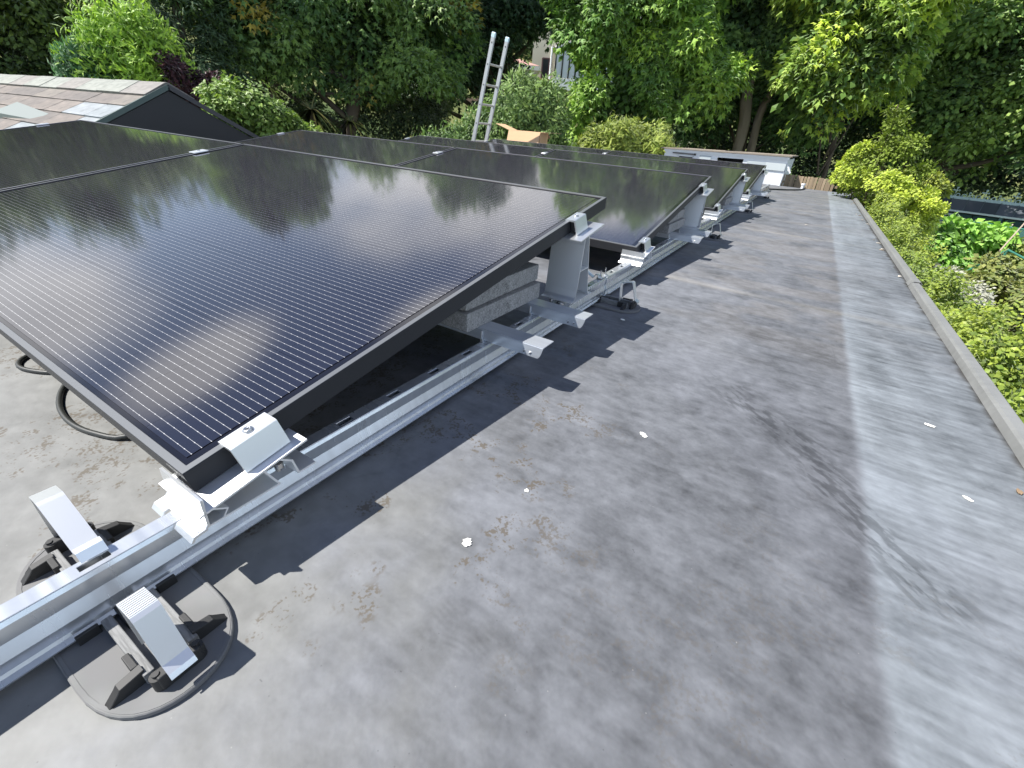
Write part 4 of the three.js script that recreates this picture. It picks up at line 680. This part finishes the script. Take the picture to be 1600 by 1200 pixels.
{ // cabbage palm: heads of long strap leaves
  const t = thing('cabbage_palm', 'spiky strap leaved palm in the shade under the large maple', 'palm', [-8.4, 0, -6.4]), r = rng(23);
  for (const q of [limb([[0, -2.5, 0], [0.02, -0.8, 0], [-0.02, 0.45, 0]], 0.10, 0.06, 8, 0.3), limb([[0, -2.5, 0.3], [-0.2, -0.8, 0.5], [-0.35, 0.75, 0.62]], 0.09, 0.06, 8, 0.3), limb([[0.2, -2.5, -0.3], [0.3, -0.8, -0.4], [0.42, 0.3, -0.55]], 0.09, 0.06, 8, 0.3)]) part('trunk', q, bark, t);
  const mats = [std([0.085, 0.115, 0.035]), std([0.15, 0.15, 0.06]), std([0.055, 0.085, 0.03])];
  for (const [hx, hy, hz, R, N] of [[-0.02, 0.5, 0, 0.75, 60], [-0.35, 0.8, 0.62, 0.55, 50], [0.42, 0.35, -0.55, 0.6, 50]]) {
    for (let k = 0; k < 3; k++) { const gs = []; for (let i = 0; i < N / 3; i++) {
      const a = r() * 6.283, e = 1.35 - 1.75 * Math.sqrt(r()), len = R * (0.7 + 0.4 * r()), g = new THREE.PlaneGeometry(0.034, len, 1, 5).translate(0, len / 2, 0), P = g.attributes.position;
      for (let q = 0; q < P.count; q++) { const y = P.getY(q), f = y / len; P.setXYZ(q, P.getX(q) * (1.1 - f), y * Math.sin(e) - f * f * len * 0.55, y * Math.cos(e)); }
      g.rotateY(a).translate(hx, hy, hz); gs.push(g); }
      const c = part('leaf_head', gs, mats[k], t); c.material.side = THREE.DoubleSide; c.userData.kind = 'stuff'; }
  }
}
tree('dark_tree', 'tall dense dark green tree right behind the ladder top', 'tree', { base: [-9.0, -13.4], seed: 24, n: 2700, per: 17, size: 0.13, leaf: 'maple', spread: 0.38, ca: [0.022, 0.058, 0.022], cb: [0.05, 0.10, 0.035], gap: 0.46, trunk: 0.22, shine: 0.3,
  lobes: [[-8.9, 2.9, -12.9, 1.25], [-9.4, 1.8, -12.5, 0.95], [-8.3, 3.6, -13.3, 1.2], [-8.9, 4.7, -12.8, 1.2], [-9.9, 1.6, -12.1, 0.76], [-9.9, 4.0, -12.0, 1.1], [-9.6, 5.7, -12.4, 0.9], [-8.4, 2.2, -13.4, 0.5], [-10.6, 2.6, -11.6, 0.9], [-10.8, 3.9, -11.3, 0.8], [-8.2, 5.2, -13.3, 0.9], [-10.5, 1.2, -11.4, 0.7], [-7.3, 4.6, -13.9, 0.8], [-7.4, 3.3, -13.9, 0.6], [-9.3, 6.6, -12.5, 0.6]] });
tree('understory_shrub', 'dark ivy covered undergrowth below the large maple', 'shrub', { base: [-9.0, -9.6], seed: 25, n: 2600, per: 10, size: 0.08, leaf: 'small', spread: 0.2, ca: [0.018, 0.04, 0.012], cb: [0.06, 0.09, 0.02], gap: 0.42, noTrunk: true, shine: 0.5,
  lobes: [[-9.7, 0.4, -8.7, 0.57], [-9.1, 0.3, -9.4, 0.66], [-8.5, 0.4, -10.0, 0.67], [-8.1, 0.0, -10.3, 0.51], [-10.4, 0.4, -7.8, 0.7], [-9.5, -0.6, -8.9, 0.9], [-8.3, -0.5, -10.0, 0.7], [-10.9, 0.6, -6.9, 0.7], [-10.8, -0.4, -7.0, 0.9], [-9.8, 1.0, -9.4, 0.6], [-9.0, 0.9, -10.5, 0.6]] });
tree('bamboo_shrub', 'light green bamboo like bush behind the ladder and the cardboard box', 'shrub', { base: [-4.8, -8.3], seed: 26, n: 1300, per: 14, size: 0.13, leaf: 'lance', spread: 0.17, ca: [0.045, 0.10, 0.025], cb: [0.12, 0.20, 0.045], droop: -0.5, up: 0.25, gap: 0.40, flat: 1.4, trunk: 0.04, trans: 0.4,
  lobes: [[-4.8, 0.75, -8.1, 0.46], [-4.4, 0.75, -8.4, 0.42], [-5.1, 0.4, -7.9, 0.37], [-5.6, 0.15, -7.6, 0.28], [-4.65, 1.12, -8.3, 0.28], [-4.1, 0.4, -8.5, 0.33], [-4.9, 0.1, -8.1, 0.5], [-5.9, 0.0, -7.3, 0.3], [-5.4, -0.2, -7.8, 0.4]] });
tree('maple_tree', 'bright green maple in full sun hiding most of the cream house', 'tree', { base: [-3.7, -11.6], seed: 27, n: 3400, per: 17, size: 0.15, leaf: 'maple', spread: 0.36, gain: 2.2, ca: [0.05, 0.12, 0.016], cb: [0.145, 0.25, 0.03], gap: 0.485, trunk: 0.16, trans: 0.42, shine: 0.25, odd: [0.21, 0.30, 0.03], oddP: 0.2,
  lobes: [[-4.55, 2.4, -10.7, 0.52], [-4.2, 2.5, -10.9, 0.8], [-3.4, 2.0, -11.2, 0.76], [-2.8, 2.4, -11.4, 0.8], [-4.2, 1.0, -10.9, 0.55], [-3.6, 1.1, -11.2, 0.62], [-2.9, 1.2, -11.4, 0.64], [-4.4, 3.4, -10.8, 0.85], [-3.3, 3.5, -11.3, 0.88], [-4.0, 4.3, -11.0, 0.8], [-5.1, 3.25, -10.4, 0.40], [-2.2, 1.6, -11.6, 0.54], [-4.0, 0.3, -11.2, 0.6], [-3.2, 0.4, -11.6, 0.6], [-3.0, 4.7, -11.5, 0.7], [-4.6, 5.0, -10.9, 0.6]] });
tree('spirea_shrub', 'rounded yellow green shrub with fine arching shoots left of the white shed', 'shrub', { base: [-2.7, -8.9], seed: 28, n: 900, per: 16, size: 0.11, leaf: 'lance', spread: 0.12, gain: 1.4, ca: [0.12, 0.20, 0.022], cb: [0.24, 0.31, 0.045], droop: -0.7, up: 0.35, gap: 0.33, flat: 1.5, trunk: 0.03, trans: 0.45, lobes: [[-2.7, 0.33, -8.75, 0.36], [-2.35, 0.33, -8.9, 0.32], [-3.15, 0.22, -8.6, 0.28], [-2.7, -0.1, -8.8, 0.5], [-2.1, 0.2, -9.0, 0.3]] });
{ // sycamore with two pale trunks in view
  const t = tree('sycamore_tree', 'tall sycamore with pale twin trunks showing above the white shed', 'tree', { base: [-1.3, -13.9], seed: 29, n: 3200, per: 17, size: 0.145, leaf: 'maple', spread: 0.36, gain: 2.6, ca: [0.03, 0.075, 0.018], cb: [0.10, 0.17, 0.04], gap: 0.485, trunk: 0.1, shine: 0.4,
    lobes: [[-2.4, 2.7, -13.1, 0.88], [-1.6, 2.8, -13.2, 0.85], [-2.2, 1.7, -13.1, 0.58], [-1.0, 2.0, -13.5, 0.65], [-0.4, 1.2, -13.6, 0.55], [-2.4, 0.9, -13.2, 0.55], [-2.1, 3.9, -13.1, 1.0], [-1.3, 3.7, -13.3, 0.85], [-2.7, 4.8, -13.0, 0.9], [-1.7, 4.8, -13.2, 0.8], [-0.7, 2.9, -13.4, 0.7], [-2.2, 5.9, -13.2, 0.7], [-0.9, 4.6, -13.4, 0.6]] });
  part('trunk', limb([[-1.25, -2.5, -12.75], [-1.30, 0.40, -12.72], [-1.33, 1.0, -12.70], [-1.44, 1.5, -12.74], [-1.5, 2.3, -13.0]], 0.17, 0.10, 12, 0.35, 3), barkPale, t);
  part('trunk', limb([[-1.0, -2.5, -13.1], [-1.05, 0.46, -13.1], [-1.08, 1.2, -13.1], [-0.98, 1.7, -13.1], [-0.9, 2.6, -13.2]], 0.13, 0.08, 12, 0.35, 5), barkPale, t);
}
tree('maple_tree', 'yellow green maple in front of the dark wood, right of the twin trunks', 'tree', { base: [0.6, -12.7], seed: 30, trunk: 0.06, n: 2300, per: 17, size: 0.15, leaf: 'maple', spread: 0.36, gain: 2.2, ca: [0.06, 0.13, 0.016], cb: [0.17, 0.25, 0.03], odd: [0.26, 0.32, 0.03], oddP: 0.26, gap: 0.50, trans: 0.42, flat: 0.4,
  lobes: [[-0.2, 2.3, -11.9, 0.61], [0.45, 2.0, -11.9, 0.54], [-0.25, 1.8, -11.9, 0.38], [0.9, 2.1, -12.1, 0.45], [0.15, 1.35, -12.0, 0.42], [0.1, 2.6, -12.0, 0.59], [0.7, 2.7, -12.1, 0.55], [-0.2, 3.3, -12.0, 0.7], [0.3, 3.8, -12.0, 0.7], [1.0, 3.4, -12.2, 0.6], [0.2, 4.6, -12.1, 0.6]] });
tree('hornbeam_tree', 'dark layered tree filling the upper right corner', 'tree', { base: [2.8, -15.0], seed: 31, n: 3400, per: 18, size: 0.115, leaf: 'small', spread: 0.38, gain: 2.9, ca: [0.032, 0.075, 0.016], cb: [0.10, 0.16, 0.03], gap: 0.49, trunk: 0.2, flat: 0.3, shine: 0.3,
  lobes: [[1.5, 2.7, -14.3, 0.81], [2.6, 2.7, -14.2, 0.89], [2.5, 1.7, -14.4, 0.75], [3.5, 1.5, -14.3, 0.72], [2.4, 3.5, -14.3, 0.86], [1.2, 4.0, -14.4, 0.9], [3.5, 2.4, -14.1, 0.86], [4.2, 1.2, -14.3, 0.7], [1.6, 4.6, -14.3, 0.97], [2.3, 0.8, -15.2, 0.6], [3.5, 0.8, -15.2, 0.6], [3.6, 3.6, -14.2, 0.9], [2.7, 4.8, -14.4, 0.9], [4.5, 2.6, -14.0, 0.8], [1.4, 1.8, -15.0, 0.6]] });
tree('ivy_hedge', 'dark ivy thicket behind the white shed and the fence', 'hedge', { base: [0, -15.3], seed: 32, n: 4300, per: 10, size: 0.095, leaf: 'small', spread: 0.25, ca: [0.015, 0.036, 0.012], cb: [0.055, 0.10, 0.022], gap: 0.43, noTrunk: true, shine: 0.5,
  lobes: [[-2.9, 0.4, -14.6, 0.8], [-1.9, 0.3, -14.9, 0.8], [-1.0, 0.5, -15.1, 0.88], [0.1, 0.6, -15.2, 0.8], [1.0, 0.5, -15.4, 0.74], [1.9, 0.5, -15.8, 0.71], [0.6, 1.5, -15.6, 0.8], [-0.4, 1.5, -15.6, 0.8], [-3.4, 0.9, -14.4, 0.7], [0.1, -0.5, -14.6, 0.9], [1.2, -0.6, -14.8, 0.8], [-1.5, -0.6, -14.2, 0.9], [-3.9, 0.0, -13.6, 0.8], [3.0, 0.4, -16.0, 0.7], [4.2, 0.4, -15.8, 0.7], [5.2, 0.6, -15.5, 0.9], [-1.9, 1.3, -15.8, 0.8], [-2.9, 1.5, -15.6, 0.8], [-1.0, 1.4, -15.9, 0.7], [1.5, 1.6, -16.2, 0.8], [-4.2, 1.2, -14.8, 0.8]] });
// box-leaved honeysuckle by the roof edge, and the hedge that follows the edge towards the viewer
function shoots(lobes, r, n) { const out = [...lobes]; for (let i = 0; i < n; i++) { const l = lobes[Math.floor(r() * lobes.length)], a = r() * 6.283, e = 0.5 + r() * 0.9; const len = l[3] * (0.8 + 0.5 * r()) + 0.05 * r(); for (let k = 0; k < 4; k++) { const f = 0.75 + k * 0.17; out.push([l[0] + Math.cos(a) * Math.cos(e) * len * f, l[1] + Math.sin(e) * len * f, l[2] + Math.sin(a) * Math.cos(e) * len * f, 0.05 - k * 0.009]); } } return out; }
{
  const r = rng(77);
  tree('honeysuckle_shrub', 'tall yellow green honeysuckle shrub with a narrow top at the far right roof corner', 'shrub', { base: [1.25, -7.2], seed: 33, rag: 0, n: 6400, per: 12, size: 0.036, leaf: 'small', spread: 0.06, gain: 2.3, ca: [0.13, 0.205, 0.018], cb: [0.205, 0.265, 0.024], gap: 0.50, gapF: 1.7, droop: 0.0, up: 0.6, trunk: 0.03, core: 0.12, trans: 0.42, shine: 0.3,
    lobes: shoots([[1.04, 0.90, -7.2, 0.06], [1.06, 0.74, -7.18, 0.09], [1.10, 0.58, -7.15, 0.12], [1.02, 0.44, -7.2, 0.15], [1.24, 0.46, -7.1, 0.13], [1.30, 0.58, -7.05, 0.06], [0.86, 0.42, -7.25, 0.08], [0.88, 0.26, -7.25, 0.13], [0.80, 0.30, -7.5, 0.08], [1.40, 0.22, -7.1, 0.13], [1.46, 0.33, -7.05, 0.05], [1.0, 0.14, -7.3, 0.18], [1.2, 0.16, -7.0, 0.22], [0.84, 0.12, -7.5, 0.13], [1.54, 0.04, -7.1, 0.12], [1.3, -0.2, -6.9, 0.28], [1.6, -0.2, -7.2, 0.26]], r, 190) });
  tree('golden_shrub', 'bright lime shrub between the tall honeysuckle and the greenhouse ridge', 'shrub', { base: [1.6, -8.5], seed: 34, rag: 0, n: 1500, per: 11, size: 0.045, leaf: 'small', spread: 0.075, gain: 1.2, ca: [0.14, 0.22, 0.02], cb: [0.28, 0.36, 0.035], gap: 0.34, gapF: 2, trunk: 0.03, core: 0.12, trans: 0.45, lobes: shoots([[1.55, 0.16, -8.3, 0.13], [1.72, 0.17, -8.25, 0.10], [1.86, 0.10, -8.2, 0.07], [1.5, 0.02, -8.3, 0.16], [1.6, -0.25, -8.4, 0.26]], r, 60) });
  const hed = []; for (let z = -6.6; z < -1.2; z += 0.28) { const f = sst(-6.8, -4.6, z); hed.push([1.21 + 0.04 * f + 0.06 * r(), mix(-0.02, -0.30, f) + 0.10 * (r() - 0.5), z, 0.11 + 0.07 * r()], [1.36 + 0.1 * r(), mix(-0.28, -0.55, f), z + 0.1, 0.19 + 0.06 * r()], [1.40, mix(-0.7, -0.95, f), z, 0.34]); }
  tree('clipped_hedge', 'small leaved green hedge growing along the right roof edge', 'hedge', { base: [1.5, -4], seed: 35, rag: 0, n: 14500, per: 11, size: 0.022, leaf: 'small', spread: 0.048, ca: [0.068, 0.120, 0.012], gain: 2.1, cb: [0.16, 0.215, 0.02], gap: 0.465, gapF: 2.6, noTrunk: true, core: 0.10, trans: 0.42, shine: 0.4, lobes: shoots(hed, r, 330) });
}
// plants of the garden on the right
for (const [name, label, cat, o] of [
  ['climbing_plant', 'large leaved bright green climber on the garden frame', 'plant', { base: [2.6, -9.0], seed: 41, n: 420, per: 9, size: 0.10, leaf: 'oval', spread: 0.13, ca: [0.08, 0.19, 0.025], cb: [0.16, 0.32, 0.04], gap: 0.36, lobes: [[2.35, -0.45, -8.7, 0.26], [2.75, -0.45, -8.9, 0.24], [2.2, -0.6, -8.3, 0.26], [2.5, -0.8, -8.4, 0.3]] }],
  ['flowering_plant', 'leafy plant dotted with orange flowers beside the garden frame', 'plant', { base: [2.9, -8.7], seed: 42, n: 260, per: 9, size: 0.07, leaf: 'oval', spread: 0.12, ca: [0.08, 0.14, 0.03], cb: [0.2, 0.24, 0.05], odd: [0.26, 0.11, 0.04], oddP: 0.2, gap: 0.36, lobes: [[3.0, -0.5, -8.8, 0.24], [2.8, -0.7, -8.6, 0.2], [3.3, -0.6, -8.6, 0.25]] }],
  ['white_flowers', 'silvery white flowering clump beyond the hedge', 'plant', { base: [2.05, -6.2], seed: 43, n: 240, per: 16, size: 0.036, leaf: 'small', spread: 0.075, gain: 1.3, ca: [0.25, 0.29, 0.22], cb: [0.40, 0.45, 0.38], gap: 0.32, shine: 0, lobes: [[1.98, -0.56, -6.2, 0.12], [2.16, -0.66, -6.0, 0.14], [2.05, -0.72, -5.8, 0.10]] }],
  ['garden_shrub', 'pale yellow green loose shrub in the lower right garden', 'shrub', { base: [2.7, -5.8], seed: 44, n: 1500, per: 12, size: 0.055, leaf: 'small', spread: 0.10, gain: 1.2, ca: [0.11, 0.17, 0.03], cb: [0.26, 0.29, 0.07], gap: 0.38, lobes: [[2.5, -0.62, -6.6, 0.28], [2.75, -0.75, -6.0, 0.33], [2.4, -0.95, -5.2, 0.3], [2.9, -0.7, -6.8, 0.3], [2.8, -1.1, -5.0, 0.4]] }],
  ['garden_shrub', 'dark green shrub low in the garden behind the hedge', 'shrub', { base: [2.3, -4.6], seed: 45, n: 1500, per: 11, size: 0.055, leaf: 'oval', spread: 0.10, ca: [0.03, 0.075, 0.012], cb: [0.10, 0.16, 0.025], gap: 0.4, lobes: [[2.2, -0.85, -4.7, 0.3], [2.05, -0.75, -5.4, 0.24], [2.2, -1.1, -3.9, 0.4], [2.0, -1.2, -3.2, 0.4], [2.1, -1.4, -6.4, 0.5], [2.5, -1.6, -7.2, 0.5]] }],
  ['ornamental_grass', 'dry straw coloured grass clump at the right picture edge', 'grass clump', { base: [3.1, -6.3], seed: 46, n: 300, per: 14, size: 0.22, leaf: 'lance', spread: 0.12, gain: 1, ca: [0.26, 0.25, 0.11], cb: [0.40, 0.38, 0.20], droop: -0.8, up: 0.1, gap: 0.34, lobes: [[3.1, -1.0, -6.4, 0.3], [2.75, -1.25, -6.0, 0.26], [3.3, -1.2, -5.6, 0.35]] }],
]) tree(name, label, cat, { trunk: 0.015, core: 0.15, ...o });
{ // a far wood closes the view
  const r = rng(99), L = [];
  for (let i = 0; i < 150; i++) { const az = (-100 + 150 * (i / 150) + r() * 2) * Math.PI / 180, d = 33 + r() * 7, x = 0.46 + Math.sin(az) * d, z = 0.12 - Math.cos(az) * d, gy = groundY(x, z); const R = 2.2 + r() * 1.4; L.push([x, Math.max(gy + 1.5, 0.5) + 0.5 * r(), z, R], [x * 1.03, Math.min(6.2, gy + 5), z * 1.03, R * 0.9]); }
  const m = part('far_wood', foliage({ lobes: L, n: 9000, per: 9, size: 0.42, spread: 0.7, ca: [0.02, 0.045, 0.014], cb: [0.065, 0.11, 0.025], seed: 98, gap: 0.2, gapF: 0.3, shell: 0.5 }), leafMat(0.1, 0.3), scene);
  m.userData = { kind: 'stuff', label: 'dark wood far behind the gardens', category: 'wood' };
}
console.log('leaf triangles', TRI);

const renderer = new THREE.WebGLRenderer({ antialias: true });
renderer.setSize(1024, 768);
renderer.shadowMap.enabled = true;
renderer.toneMapping = THREE.LinearToneMapping;
renderer.toneMappingExposure = EXPOSURE;
renderer.render(scene, camera);
